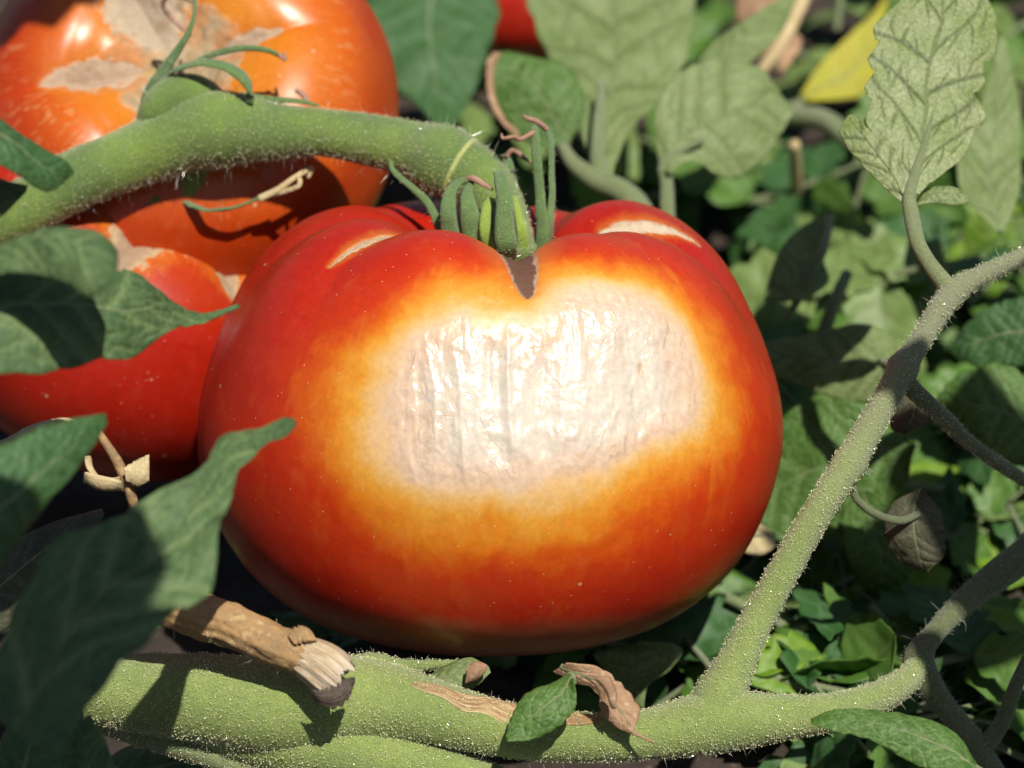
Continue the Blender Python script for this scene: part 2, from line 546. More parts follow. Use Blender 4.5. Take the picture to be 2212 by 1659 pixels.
class Tomato:
    def __init__(s, cx, cy, d, R, zs, e, roll, grooves, n_th, n_u, spread, seed, lump=.09, stretch=(1, 1), gexp=1.35):
        e, roll = math.radians(e), math.radians(roll)
        s.center = P(cx, cy, d)
        z = UP * math.cos(e) - FWD * math.sin(e)
        f = -FWD * math.cos(e) - UP * math.sin(e)
        z, x = z * math.cos(roll) + RIGHT * math.sin(roll), RIGHT * math.cos(roll) - z * math.sin(roll)
        s.ax, s.af, s.az = x, f, z
        pr = crom(np.array([(a, 0, b) for a, b in PROFILE]), n_u)[:, [0, 2]]
        s.scale = R / 5.9
        r0, z0 = pr[:, 0] * s.scale, pr[:, 1] * s.scale * zs
        s.arc = np.concatenate([[0], np.cumsum(np.hypot(np.diff(pr[:, 0]), np.diff(pr[:, 1])))])
        tr, tz = np.gradient(r0), np.gradient(z0)
        ln = np.hypot(tr, tz)
        nr, nz = -tz / ln, tr / ln                       # outward normal of the profile
        nr, nz = -(-tz / ln) * -1, tr / ln
        if nz[n_u // 4] < 0:
            nz, nr = -nz, -nr
        th = dens_angles(n_th, spread)
        s.th, s.n_th, s.n_u = th, n_th, n_u
        TH, RR = np.meshgrid(th, r0)
        _, ZZ = np.meshgrid(th, z0)
        ARC = np.repeat(s.arc[:, None], n_th, 1)
        g = np.zeros_like(RR)
        for (td, dep, wd, low, powr) in grooves:
            dt = (TH - math.radians(td) + math.pi) % (2 * math.pi) - math.pi
            wv = math.radians(wd) * (1 + .5 / (RR / s.scale + .5))
            fade = np.where(ARC < 3.0, sstep(.2, 2.4, ARC), np.clip(1 - (ARC - 3.0) / low, 0, 1) ** powr)
            g += dep * np.exp(-(np.abs(dt) / wv) ** gexp) * fade
        g *= s.scale
        r = RR - g * nr[:, None]
        zz = ZZ - g * nz[:, None] * .9
        a, b = r * np.sin(TH) * stretch[0], r * np.cos(TH) * stretch[1]
        L = np.stack([a, b, zz], -1).reshape(-1, 3)
        nrm = np.stack([nr[:, None] * np.sin(TH), nr[:, None] * np.cos(TH), nz[:, None] + 0 * TH], -1).reshape(-1, 3)
        L = L + nrm * (fbm(L * .28, 2, seed) * lump + fbm(L * 1.1, 2, seed + 5) * .012)[:, None]
        s.L, s.nrm = L, nrm
        s.TH, s.ARC = TH.ravel(), ARC.ravel()
        s.r = RR.ravel()
        s.cork = np.zeros(len(L))
        s.scald = np.zeros(len(L))
        s.pig = np.zeros((len(L), 3))
    def world(s, L):
        return s.center + L[:, :1] * s.ax + L[:, 1:2] * s.af + L[:, 2:3] * s.az
    def paint(s, mask, c):
        m = np.clip(mask, 0, 1)[:, None]
        s.pig = s.pig * (1 - m) + np.asarray(c) * m
    def crack(s, td, s0, s1, wid, edge, core, sink=.03, seed=0, drift=0.0, tp=.75, halo_amt=.6, jag=1.0, cw=.35):
        dt = (s.TH - math.radians(td) - math.radians(drift) * (s.ARC - s0) / (s1 - s0) + math.pi) % (2 * math.pi) - math.pi
        dist = np.abs(dt) * np.maximum(s.r, .3)
        k = np.clip((s.ARC - s0) / (s1 - s0), 0, 1)
        w_ = wid * np.sin(math.pi * k ** .8) ** tp * (1 + jag * (.25 * vnoise(s.L * 5, seed + 40) + .28 * vnoise(s.L * 14, seed + 41))) + 1e-6
        m = sstep(w_ * 1.12, w_ * .86, dist) * (k > 0) * (k < 1)
        core_m = sstep(w_ * .95, w_ * cw, dist + .04 * vnoise(s.L * 9, seed + 3)) * m
        halo = sstep(w_ * 2.6 + .12, w_ * .9, dist) * sstep(-.12, .12, k) * (k > 0) * (k < 1) * halo_amt
        s.paint(halo, (.50, .15, .016))
        s.paint(m, edge)
        s.paint(core_m, core)
        s.cork = np.maximum(s.cork, m)
        s.L = s.L - s.nrm * (sink * m * (1 - .6 * core_m) - .025 * m * fbm(s.L * 7, 2, seed + 42))[:, None]
    def local_of(s, pts):
        W = s.world(s.L)
        pj = project(W)
        N = s.nrm[:, :1] * s.ax + s.nrm[:, 1:2] * s.af + s.nrm[:, 2:3] * s.az
        front = (N * (CAM - W)).sum(1) > 0
        idx = np.where(front)[0]
        out = []
        for x, y in pts:
            q = pj[idx]
            out.append(s.L[idx[np.argmin((q[:, 0] - x) ** 2 + (q[:, 1] - y) ** 2)]])
        return np.array(out)
    def azim(s, L, c0):
        D = L / np.linalg.norm(L, axis=1)[:, None]
        c0 = unit(c0)
        e1 = unit(np.cross([0, 0, 1], c0)) * -1
        e2 = np.cross(c0, e1) * -1
        e2 = unit(np.array([0, 0, 1]) - c0 * c0[2])
        cosv = np.clip(D @ c0, -1, 1)
        ang = np.arccos(cosv)
        pe = np.stack([D @ e1, D @ e2], 1)
        pe /= np.linalg.norm(pe, axis=1)[:, None] + 1e-9
        return pe * (ang * 5.2)[:, None]
    def finish(s, name, parent):
        W = s.world(s.L)
        F = grid_faces(s.n_u, s.n_th, True)[:, ::-1]
        return obj(name, mesh_np(name, W, F, {'pig': s.pig, 'scald': s.scald, 'cork': s.cork}), MAT['tomato'], parent)

def poly_sd(Q, poly):
    d = np.full(len(Q), 1e9)
    inside = np.zeros(len(Q), bool)
    n = len(poly)
    for i in range(n):
        a, b = poly[i], poly[(i + 1) % n]
        ab = b - a
        t = np.clip(((Q - a) @ ab) / (ab @ ab), 0, 1)
        d = np.minimum(d, np.linalg.norm(Q - a - t[:, None] * ab, axis=1))
        c = ((a[1] > Q[:, 1]) != (b[1] > Q[:, 1])) & (Q[:, 0] < (b[0] - a[0]) * (Q[:, 1] - a[1]) / (b[1] - a[1] + 1e-12) + a[0])
        inside ^= c
    return np.where(inside, -d, d)

def lerp_stops(x, stops):
    xs = [q[0] for q in stops]
    return np.stack([np.interp(x, xs, [q[1][k] for q in stops]) for k in range(3)], 1)

RED = (.405, .0165, .003)
def build_main():
    t = Tomato(1058, 926, 64.5, 5.92, 1.0, 10, 1.5,
               [(8, .85, 12, 3.4, 1.5), (-42, .38, 10, 4.6, 1.2), (-80, .44, 10, 7.5, 1.0), (48, .16, 12, 5.5, 1.2),
                (80, .62, 10, 5.0, 1.2), (116, -.30, 26, 3.5, 1.0), (-62, -.14, 16, 4, 1.0), (-112, -.2, 24, 4, 1.0), (150, .4, 14, 4, 1.2), (186, .4, 14, 4, 1.2), (-126, .4, 14, 4, 1.2)],
               660, 370, 2.6, 11, stretch=(1, .93))
    poly_px = [(1145, 668), (1210, 632), (1290, 612), (1370, 622), (1440, 655), (1490, 715), (1516, 800), (1512, 880), (1478, 945), (1428, 985),
               (1380, 1008), (1320, 1035), (1250, 1065), (1170, 1078), (1080, 1082), (1000, 1066), (930, 1036), (870, 985), (826, 925), (806, 862),
               (822, 800), (872, 742), (935, 705), (1005, 672), (1080, 660)]
    loc = t.local_of(poly_px)
    c0 = t.local_of([(1170, 860)])[0]
    Q = t.azim(t.L, c0)
    poly = t.azim(loc, c0)
    nz = fbm(t.L * .9, 3, 21)
    nf = fbm(t.L * 4.5, 3, 31)
    wq = np.stack([fbm(t.L * .55, 2, 201), fbm(t.L * .55, 2, 202)], 1) * .55 + np.stack([fbm(t.L * 1.7, 2, 203), fbm(t.L * 1.7, 2, 204)], 1) * .20 + np.stack([fbm(t.L * 6, 2, 205), fbm(t.L * 6, 2, 206)], 1) * .05
    sd = poly_sd(Q + wq, poly)
    sdn = sd + .05 * nf
    ang_left = np.clip(-Q[:, 0] / 4, 0, 1)
    # halo is wide on the side and below, narrow at the top right
    k = 1.08 - .22 * np.clip(-Q[:, 0] / 3.2, 0, 1) + .55 * np.clip(Q[:, 1] / 3, 0, 1) - .05 * np.clip(Q[:, 0] / 3, 0, 1)
    h = np.where(sdn > 0, sdn * k * (1 + .28 * nz + .10 * fbm(t.L * 2.3, 3, 207)) + .10 * nf * sstep(.1, .6, sdn), sdn)
    t.pig = lerp_stops(h, [(-1.5, (.60, .525, .43)), (-.85, (.59, .50, .40)), (-.50, (.60, .445, .325)), (-.15, (.60, .415, .275)), (.14, (.60, .355, .12)),
                           (.42, (.60, .265, .028)), (.75, (.565, .165, .009)), (1.10, (.51, .078, .004)), (1.55, (.45, .031, .003)), (2.6, RED), (5, (.355, .011, .003))])
    streak = fbm(np.stack([t.TH * 26, t.ARC * .8, 0 * t.TH], 1), 3, 208)
    t.paint(sstep(.25, .7, streak) * sstep(.2, .5, h) * sstep(2.0, .9, h) * .35, (.58, .20, .016))
    mott = sstep(.30, .62, fbm(t.L * np.array([2.2, 2.2, 1.1]), 3, 25)) * sstep(.6, 1.4, h) * sstep(4.2, 2.4, h)
    t.paint(mott * .16, (.50, .12, .010))
    t.paint(sstep(.1, .6, fbm(t.L * np.array([1.3, 1.3, .8]), 3, 26)) * sstep(.05, -.5, sd) * .4, (.58, .42, .31))
    t.paint(sstep(.35, .7, fbm(t.L * 3.0, 3, 27)) * sstep(.5, -.1, sd) * .4, (.62, .40, .20))
    # brownish veins and spots inside the bleached patch
    inn = sstep(0, -.4, sd)
    t.paint(inn * sstep(.35, .6, fbm(t.L * np.array([3.2, 3.2, .9]), 2, 77)) * .35, (.48, .32, .20))
    spot = t.local_of([(1388, 800)])[0]
    t.paint(sstep(.12, .05, np.linalg.norm((t.L - spot) * [1, 1, .5], axis=1) + .05 * nf) * .6, (.45, .25, .10))
    # greenish unripe underside
    zl = t.L[:, 2]
    t.paint(sstep(-2.7, -3.6, zl + .25 * nz + .10 * nf) * .65, (.34, .18, .065))
    # wrinkled, sunken skin of the bleached patch
    ins = sstep(.02, -.35, sd)
    u1 = Q[:, 0] * 2.3 + .8 * vnoise(np.stack([Q[:, 0] * .7, Q[:, 1] * .5, 0 * sd], 1), 5)
    rid = 1 - np.abs(vnoise(np.stack([u1, Q[:, 1] * .42, 0 * sd], 1), 6)) * 2
    rid = np.clip(rid, -.3, 1)
    rid2 = 1 - np.abs(fbm(np.stack([Q[:, 0] * 4.2, Q[:, 1] * 2.2, 0 * sd + 3], 1), 2, 8)) * 2.4
    rid3 = fbm(np.stack([Q[:, 0] * 9, Q[:, 1] * 6, 0 * sd + 7], 1), 2, 9)
    core = sstep(.0, -.55, sd)
    soft = sstep(.1, -1.0, sd)
    core = sstep(-.15, -.9, sd)
    t.L = t.L + t.nrm * (soft * (-.05) + core * (.075 * rid) + ins * (.020 * np.clip(rid2, -.5, 1)) + ins * .013 * rid3 * (.5 + .5 * sstep(-.3, .4, nz)))[:, None]
    # fine creases that fan out from the front groove
    dth = (t.TH - math.radians(8))
    fan = np.exp(-((t.ARC - 5.5) / .55) ** 2) * np.exp(-(dth / .30) ** 2)
    t.L = t.L + t.nrm * (fan * .003 * vnoise(np.stack([(t.ARC - 5.5) * 9 + 2.2 * np.abs(dth), 0 * dth, dth * 1.6], 1), 15))[:, None]
    t.scald = np.clip(ins + .25 * fan, 0, 1)
    t.crack(8, 1.4, 5.5, .40, (.36, .235, .15), (.115, .05, .028), .05, 1, tp=.40, jag=.25, cw=.68)
    t.crack(-41, 2.5, 5.1, .12, (.50, .34, .19), (.42, .29, .18), .05, 2, drift=-5)
    t.crack(90, 2.3, 4.7, .19, (.50, .36, .23), (.52, .41, .29), .03, 3)
    t.crack(-80, 1.8, 3.3, .10, (.42, .24, .11), (.36, .23, .14), .03, 4)
    t.paint(sstep(1.5, .9, t.ARC), (.30, .22, .07))
    root = thing('tomato', t.center - t.az * 4.5, 'large ripe tomato with a wrinkled white sunscald patch, in the middle', 'tomato')
    t.finish('fruit', root)
    return t, root
MAIN, MAIN_ROOT = build_main()

def build_left():
    t = Tomato(262, 640, 70.6, 4.6, .95, 31, 26,
               [(-12, .95, 14, 3.6, 1.1), (34, .85, 14, 3.6, 1.1), (-58, .6, 13, 3.6, 1.2), (72, .5, 12, 3.4, 1.2), (100, .45, 14, 4, 1.2), (150, .4, 14, 4, 1.2), (-100, .4, 14, 4, 1.2), (-155, .4, 14, 4, 1.2)],
               420, 260, 1.2, 51, gexp=.95)
    nz = fbm(t.L * .8, 3, 61)
    t.pig = lerp_stops(t.ARC + .5 * nz, [(0, (.408, .082, .005)), (2.6, (.422, .068, .005)), (4.2, (.381, .034, .003)), (6, (.340, .012, .003)), (20, (.286, .005, .004))])
    a = t.ARC + .45 * fbm(t.L * 2.2, 3, 63)
    t.paint(sstep(3.0, 2.6, a), (.340, .231, .116))
    t.paint(sstep(3.0, 2.6, a) * sstep(.0, .5, fbm(t.L * 3, 3, 64)), (.245, .150, .075))
    t.cork = np.maximum(t.cork, sstep(3.0, 2.6, a))
    for td, s1, wd in ((-12, 5.8, .62), (34, 5.2, .44), (-58, 4.2, .16), (72, 4.2, .22)):
        t.crack(td, 1.4, s1, wd, (.422, .299, .163), (.326, .218, .136), .03, int(s1 * 10))
    t.crack(-40, 6.2, 7.6, .18, (.449, .306, .170), (.408, .313, .204), .03, 91, drift=-26)
    str_ = sstep(.70, .82, vnoise(np.stack([t.TH * 48, t.ARC * 4.2, 0 * t.TH], 1), 66) * .5 + .5) * sstep(2.2, 2.9, t.ARC) * sstep(4.3, 3.4, t.ARC)
    t.paint(str_ * .6, (.558, .374, .204))
    t.L = t.L + t.nrm * (t.cork * .05 * fbm(t.L * 4, 3, 92))[:, None]
    root = thing('tomato', t.center - t.az * 3.5, 'red tomato with tan scars left of the sunscalded one, half behind dark leaves', 'tomato')
    t.finish('fruit', root)
    return t, root
LEFT, LEFT_ROOT = build_left()

def build_upper():
    t = Tomato(402, 245, 70.4, 4.75, .85, 66, 0,
               [(-80, 1.25, 17, 4.4, 1.0), (-150, 1.35, 20, 4.2, 1.0), (-25, .9, 15, 3.6, 1.1), (35, .7, 15, 3.4, 1.1), (104, .5, 12, 3, 1.2), (165, .35, 12, 3, 1.2)],
               460, 280, 0, 71, gexp=.95)
    nz = fbm(t.L * .7, 3, 81)
    side = t.L[:, 0]
    t.pig = lerp_stops(t.ARC + .5 * nz - .25 * side, [(0, (.530, .204, .014)), (2.4, (.517, .163, .010)), (4.2, (.476, .095, .005)), (6, (.394, .037, .003)), (20, (.326, .014, .003))])
    a = t.ARC + .45 * fbm(t.L * 1.6, 3, 83) + .12 * fbm(t.L * 7, 2, 85)
    m = sstep(2.0, 1.6, a)
    t.paint(m, (.381, .286, .163))
    t.paint(m * sstep(.0, .5, fbm(t.L * 2.5, 3, 84)), (.286, .197, .102))
    t.cork = np.maximum(t.cork, m)
    t.crack(-152, .6, 6.6, .82, (.449, .340, .224), (.381, .292, .204), .03, 5, tp=.5)
    wc_ = t.cork * sstep(.05, .5, fbm(t.L * np.array([3, 3, 3]), 3, 88))
    t.paint(wc_ * .7, (.272, .184, .102))
    t.crack(-80, .8, 4.7, .34, (.449, .326, .218), (.394, .272, .184), .03, 6)
    t.crack(104, 1.0, 3.4, .2, (.449, .326, .218), (.394, .272, .184), .03, 7)
    t.crack(35, 1.0, 2.6, .25, (.476, .340, .177), (.422, .299, .150), .02, 9)
    pale = sstep(.25, .7, fbm(np.stack([t.TH * 3, t.ARC * .5, 0 * t.TH], 1), 2, 87)) * sstep(4, 2, t.ARC) * (t.L[:, 2] > 0)
    t.paint(pale * .5, (.578, .340, .068))
    st = sstep(.72, .82, vnoise(np.stack([t.TH * 55, t.ARC * 3.0, 0 * t.TH], 1), 86) * .5 + .5) * sstep(3.0, 3.7, t.ARC) * sstep(6.8, 5.2, t.ARC)
    t.paint(st * .30 * sstep(-.2, .5, fbm(t.L * .8, 2, 89)), (.578, .340, .136))
    t.L = t.L + t.nrm * (t.cork * .05 * fbm(t.L * 4, 3, 90))[:, None]
    root = thing('tomato', t.center - t.az * 3.5, 'orange tomato with broad tan cork scars in the upper left', 'tomato')
    t.finish('fruit', root)
    return t, root
UPPER, UPPER_ROOT = build_upper()

def build_far():
    t = Tomato(1095, -20, 86, 2.75, 1.0, 5, 0, [(a, .3, 14, 4, 1.2) for a in (10, 80, 150, -60, -130)], 120, 80, 0, 101)
    t.pig[:] = (.36, .014, .006)
    root = thing('tomato', t.center - t.az * 3, 'red tomato mostly out of the frame at the top behind a leaf', 'tomato')
    t.finish('fruit', root)
build_far()

# ------------------------------------------------------------------ ribbons (sepals, straps) and leaves
def sheet(V, th, attrs, name):
    """a curved sheet V (nu, nv, 3) given a real thickness; attrs (nu, nv)"""
    nu, nv = V.shape[:2]
    du, dv = np.gradient(V, axis=0), np.gradient(V, axis=1)
    N = np.cross(du, dv)
    N /= np.linalg.norm(N, axis=2)[:, :, None] + 1e-9
    T = np.full((nu, nv), th)
    T[:, [0, -1]] *= .35
    top, bot = V + N * T[:, :, None] / 2, V - N * T[:, :, None] / 2
    n = nu * nv
    f = grid_faces(nu, nv)
    F = [f, f[:, ::-1] + n]
    idx = np.arange(n).reshape(nu, nv)
    rim = np.concatenate([idx[0, :-1], idx[:-1, -1], idx[-1, :0:-1], idx[:0:-1, 0]])
    r2 = np.roll(rim, -1)
    F.append(np.stack([r2, rim, rim + n, r2 + n], 1))
    at = {k: np.concatenate([a.ravel(), a.ravel()]) for k, a in attrs.items()}
    return mesh_np(name, np.vstack([top.reshape(-1, 3), bot.reshape(-1, 3)]), np.vstack(F), at)

def ribbon(name, pts, mat, parent, hint=None, th=.05, curl=.25, nv=7, twist=0.0, rough=.04, seed=3):
    """pts rows (x, y, depth, half width in photo units); a strap whose broad side faces `hint`"""
    p = crom(np.array([list(P(*q[:3])) + [q[3] * q[2] / FPX] for q in pts]), 30)
    C, hw = p[:, :3], p[:, 3]
    T = np.gradient(C, axis=0)
    T /= np.linalg.norm(T, axis=1)[:, None]
    h = np.asarray(hint if hint is not None else -FWD, float)
    S = np.cross(T, h)
    S /= np.linalg.norm(S, axis=1)[:, None] + 1e-9
    N = np.cross(S, T)
    a = np.linspace(0, twist, len(C))[:, None]
    S, N = S * np.cos(a) + N * np.sin(a), N * np.cos(a) - S * np.sin(a)
    s_ = np.linspace(-1, 1, nv)
    V = C[:, None] + S[:, None] * (s_[None, :] * hw[:, None])[:, :, None] + N[:, None] * (curl * (1 - s_[None] ** 2) * hw[:, None])[:, :, None]
    V = V + (fbm(V.reshape(-1, 3) * 2.2, 2, seed).reshape(V.shape[:2]) * rough)[:, :, None] * N[:, None]
    vein = np.exp(-(s_ / .14) ** 2)[None] * np.ones((len(C), 1))
    return obj(name, sheet(V, th, {'vein': vein * .6}, name), mat, parent)

def vein_field(t, s_, n=6, slope=.42, wid=.020, twig=True):
    vw_ = max(wid - .008, 0)
    v = np.exp(-(s_ / (.02 + wid * .7)) ** 2) * (1 - .4 * t)
    a = np.abs(s_)
    for k in range(n):
        for sg in (-1, 1):
            t0 = .05 + .80 * (k + (.25 if sg > 0 else 0)) / n
            dist = t - (t0 + slope * (.22 + .10 * math.sin(k * 2.1 + sg)) * 2 * a ** .85)
            v = np.maximum(v, np.exp(-(dist / wid) ** 2) * (s_ * sg > 0) * (1 - .35 * a) * .95)
            if twig:
                for q in (.30, .55, .78):
                    d2 = (a - q) - (t - (t0 + slope * .44 * q)) * (1.6 if q != .55 else -1.4)
                    near = np.exp(-((t - t0 - slope * .44 * q) / .055) ** 2)
                    v = np.maximum(v, np.exp(-(d2 / (.022 + vw_)) ** 2) * near * .75 * (s_ * sg > 0))
    return v

def blade(name, A, B, mat, parent, nu=56, nv=33, bulge=.25, fold=0.0, teeth=0.0, nteeth=7, wave=.06, seed=1, th=.03, vdepth=.035, vn=6, vwid=.02, fib=0.0):
    """leaf blade between two edge lines A and B, rows (x, y, depth) from base to tip"""
    a, b = crom(PP(A), nu), crom(PP(B), nu)
    t = np.linspace(0, 1, nu)
    W = np.linalg.norm(a - b, axis=1)[:, None]
    offs = []
    if teeth:
        for e, o, ph in ((a, b, 0.0), (b, a, .4)):
            dirv = (e - o) / (W + 1e-6)
            saw = np.abs(((t * nteeth + ph + .35 * np.sin(t * 9 + seed)) % 1) - .35)
            offs.append(dirv * ((.45 - saw) * teeth * np.sin(math.pi * np.clip(t, .02, .98)) ** .5)[:, None])
    v = np.linspace(0, 1, nv)
    V = a[:, None] * (1 - v)[None, :, None] + b[:, None] * v[None, :, None]
    if offs:
        V = V + offs[0][:, None] * ((1 - v) ** 5)[None, :, None] + offs[1][:, None] * (v ** 5)[None, :, None]
    du, dv = np.gradient(V, axis=0), np.gradient(V, axis=1)
    N = np.cross(du, dv)
    N /= np.linalg.norm(N, axis=2)[:, :, None] + 1e-9
    m = N[nu // 3, nv // 2]
    N = N * np.sign((N @ m) + 1e-6)[:, :, None]
    if (m @ FWD) > 0:
        N = -N
    s_ = v * 2 - 1
    Tt, Ss = np.meshgrid(t, s_, indexing='ij')
    prof = bulge * (1 - Ss ** 2) * W - fold * (1 - np.abs(Ss)) * W
    q = V.reshape(-1, 3)
    wv = (fbm(q * .55, 3, seed) * wave * 2.2 + fbm(q * 1.9, 2, seed + 9) * wave * .7).reshape(nu, nv)
    vf = vein_field(Tt, Ss, vn, wid=vwid)
    ends = np.sin(math.pi * np.clip(Tt, 0, 1)) ** .6
    if fib:
        wv = wv + fib * vnoise(np.stack([Ss.ravel() * 9, Tt.ravel() * 1.6, 0 * Ss.ravel() + seed], 1), seed).reshape(nu, nv)
    V = V + N * ((prof + wv) * ends - vf * vdepth)[:, :, None]
    o = obj(name, sheet(V, th, {'vein': vf, 'sx': Ss, 'tx': Tt}, name), mat, parent)
    if name == 'blade' and vdepth > 0:
        k1 = int(nu * .93)
        C = V[:k1, nv // 2]
        rr = np.linspace(.055, .012, k1)
        T, N_, B_ = frames(C)
        an = np.linspace(0, 2 * math.pi, 7, endpoint=False)
        R = C[:, None] + (N_[:, None] * np.cos(an)[None, :, None] + B_[:, None] * np.sin(an)[None, :, None]) * rr[:, None, None]
        obj('midrib', mesh_np('midrib', R.reshape(-1, 3), grid_faces(k1, 7, True), {'t': np.repeat(np.linspace(0, 1, k1), 7)}), MAT['stalk'], o)
    return o

def stalk(name, pts, mat, parent, m=12, rough=.06, seed=2):
    t = Tube(pts, m=m, rough=rough, seed=seed)
    return t, obj(name, t.mesh(name), mat, parent)

def leaf(label, at, blades, petiole=None, cat='leaf', name='tomato_leaf', stalk_mat='stalk', group=None):
    root = thing(name, P(*at), label, cat, group)
    for kw in blades:
        kw = dict(kw)
        A, B, mat = kw.pop('A'), kw.pop('B'), kw.pop('mat')
        nm = kw.pop('name', 'blade')
        blade(nm, A, B, MAT[mat], root, **kw)
    if petiole:
        for pt in (petiole if isinstance(petiole[0][0], (tuple, list)) else [petiole]):
            stalk('petiole', pt, MAT[stalk_mat], root)
    return root

def z(pts, d0, d1=None):
    """add depths, running from d0 at the base to d1 at the tip"""
    d1 = d0 if d1 is None else d1
    n = len(pts) - 1
    return [(x, y, d0 + (d1 - d0) * i / n) for i, (x, y) in enumerate(pts)]

# ------------------------------------------------------------------ truss stem and calyxes
root = thing('truss_stem', P(0, 480, 66.5), 'thick arched green fruit stalk with a knuckle, from left edge to the middle tomato', 'stem')
TR = Tube([(-170, 560, 66.5, 56), (-40, 500, 66.5, 58), (60, 445, 66.3, 62), (170, 385, 66.2, 64), (300, 335, 66.2, 68), (400, 292, 66.1, 80), (480, 280, 66.0, 84),
           (570, 284, 66.0, 66), (690, 286, 65.8, 52), (800, 302, 65.6, 56), (890, 322, 65.3, 62), (950, 345, 65.0, 76), (992, 362, 64.9, 72)], m=40, rough=.05, seed=4)
obj('stem', TR.mesh('stem'), MAT['truss'], root)
TR2 = Tube([(980, 357, 64.9, 66), (1008, 373, 64.85, 70), (1045, 402, 64.7, 64), (1078, 448, 64.5, 56), (1092, 510, 64.3, 58), (1096, 560, 64.2, 70)], m=32, rough=.04, seed=5)
obj('pedicel', TR2.mesh('pedicel'), MAT['truss'], root)
# pale ring where the stalk will break
ring_pts = []
i0 = 1
C0, T0, N0, B0, r0 = TR2.C[i0], TR2.T[i0], TR2.N[i0], TR2.B[i0], TR2.r[i0] * 1.0
for k in range(33):
    a = 2 * math.pi * k / 32
    ring_pts.append(C0 + (N0 * math.cos(a) + B0 * math.sin(a)) * r0 * .985)
q = crom(np.array(ring_pts), 66)
rT, rN, rB = frames(q)
aa = np.linspace(0, 2 * math.pi, 8, endpoint=False)
RV = q[:, None] + (rN[:, None] * np.cos(aa)[None, :, None] + rB[:, None] * np.sin(aa)[None, :, None]) * .06
obj('abscission_ring', mesh_np('abscission_ring', RV.reshape(-1, 3), grid_faces(66, 8, True)), stem_material('ring pale', (.42, .45, .14), (.36, .42, .10), (.3, .36, .08)), root)
obj('hairs', hairs_mesh('hairs', [TR, TR2], 40, .02, .42, .0028, np.random.default_rng(1)), MAT['hair'], root, 'stuff')
obj('gland_beads', beads_mesh('gland_beads', [TR, TR2], 300, .0045, .0150, np.random.default_rng(2)), MAT['bead'], root, 'stuff')

# calyx of the middle tomato
SEPALS = []
def sep(pts, root, mat='sepal', **kw):
    kw['th'] = min(kw.get('th', .06), .055)
    kw['curl'] = kw.get('curl', .4) * .65
    pts = [(x, y, d, w_ * .70) for x, y, d, w_ in pts]
    SEPALS.append((root, Tube([(x, y, d, w_ * .8) for x, y, d, w_ in pts], m=10, rough=0)))
    return ribbon('sepal', pts, MAT[mat], root, rough=.07, seed=len(SEPALS), **kw)
sep([(1105, 560, 63.4, 24), (1094, 530, 62.8, 34), (1090, 480, 62.7, 30), (1090, 430, 62.8, 25), (1083, 395, 63.0, 21), (1078, 372, 63.2, 16)], MAIN_ROOT, curl=.45, th=.09)
sep([(1130, 545, 63.8, 20), (1128, 500, 63.6, 18), (1118, 455, 63.7, 12), (1112, 425, 63.9, 8)], MAIN_ROOT, 'sepal_lime', curl=.5, th=.07)
sep([(1165, 560, 64.2, 24), (1172, 500, 64.0, 22), (1168, 430, 64.0, 17), (1162, 360, 64.0, 16), (1156, 290, 64.2, 14), (1152, 275, 64.3, 8)], MAIN_ROOT, curl=.4, th=.08, hint=-FWD - RIGHT * .5)
sep([(1180, 550, 64.5, 18), (1188, 490, 64.2, 17), (1192, 420, 64.2, 13), (1192, 350, 64.3, 12), (1190, 300, 64.4, 12), (1178, 275, 64.6, 6)], MAIN_ROOT, 'sepal', curl=.4, th=.08, hint=-FWD + RIGHT * .9)
sep([(985, 560, 63.6, 30), (972, 500, 63.3, 28), (968, 450, 63.2, 24), (975, 412, 63.3, 17), (995, 392, 63.5, 10), (1018, 390, 63.6, 4)], MAIN_ROOT, curl=.5, th=.09)
sep([(1035, 560, 63.8, 40), (1022, 500, 63.4, 38), (1012, 450, 63.3, 27), (1010, 415, 63.4, 16), (1022, 392, 63.6, 5)], MAIN_ROOT, curl=.6, th=.09)
sep([(1060, 550, 63.5, 16), (1048, 500, 63.2, 18), (1050, 455, 63.3, 15), (1058, 430, 63.5, 8)], MAIN_ROOT, 'sepal_lime', curl=.6, th=.07)
sep([(960, 540, 64.4, 16), (948, 490, 64.2, 14), (925, 440, 64.3, 12), (890, 405, 64.5, 10), (860, 380, 64.7, 9), (845, 360, 64.9, 7), (850, 345, 65.0, 6), (868, 350, 65.0, 4), (885, 362, 64.9, 3)], MAIN_ROOT, curl=.5, th=.07)
sep([(1108, 470, 65.2, 22), (1105, 410, 65.2, 20), (1098, 360, 65.3, 17), (1092, 335, 65.4, 9)], MAIN_ROOT, curl=.4, th=.08)
for pts in ([(1093, 338, 65.3, 5), (1110, 325, 65.2, 6), (1130, 340, 65.1, 5), (1148, 352, 65.0, 3)],
            [(1154, 285, 64.2, 5), (1125, 300, 64.1, 5), (1110, 295, 64.0, 4), (1088, 298, 64.0, 4), (1085, 290, 64.1, 2)],
            [(1182, 280, 64.5, 6), (1160, 262, 64.4, 6), (1140, 255, 64.3, 5), (1130, 248, 64.3, 2)],
            [(1000, 393, 63.7, 5), (1020, 385, 63.5, 7), (1045, 400, 63.4, 7), (1062, 412, 63.3, 4)]):
    ribbon('withered_tip', pts, MAT['pinkdry'], MAIN_ROOT, curl=.8, th=.04, twist=1.2)

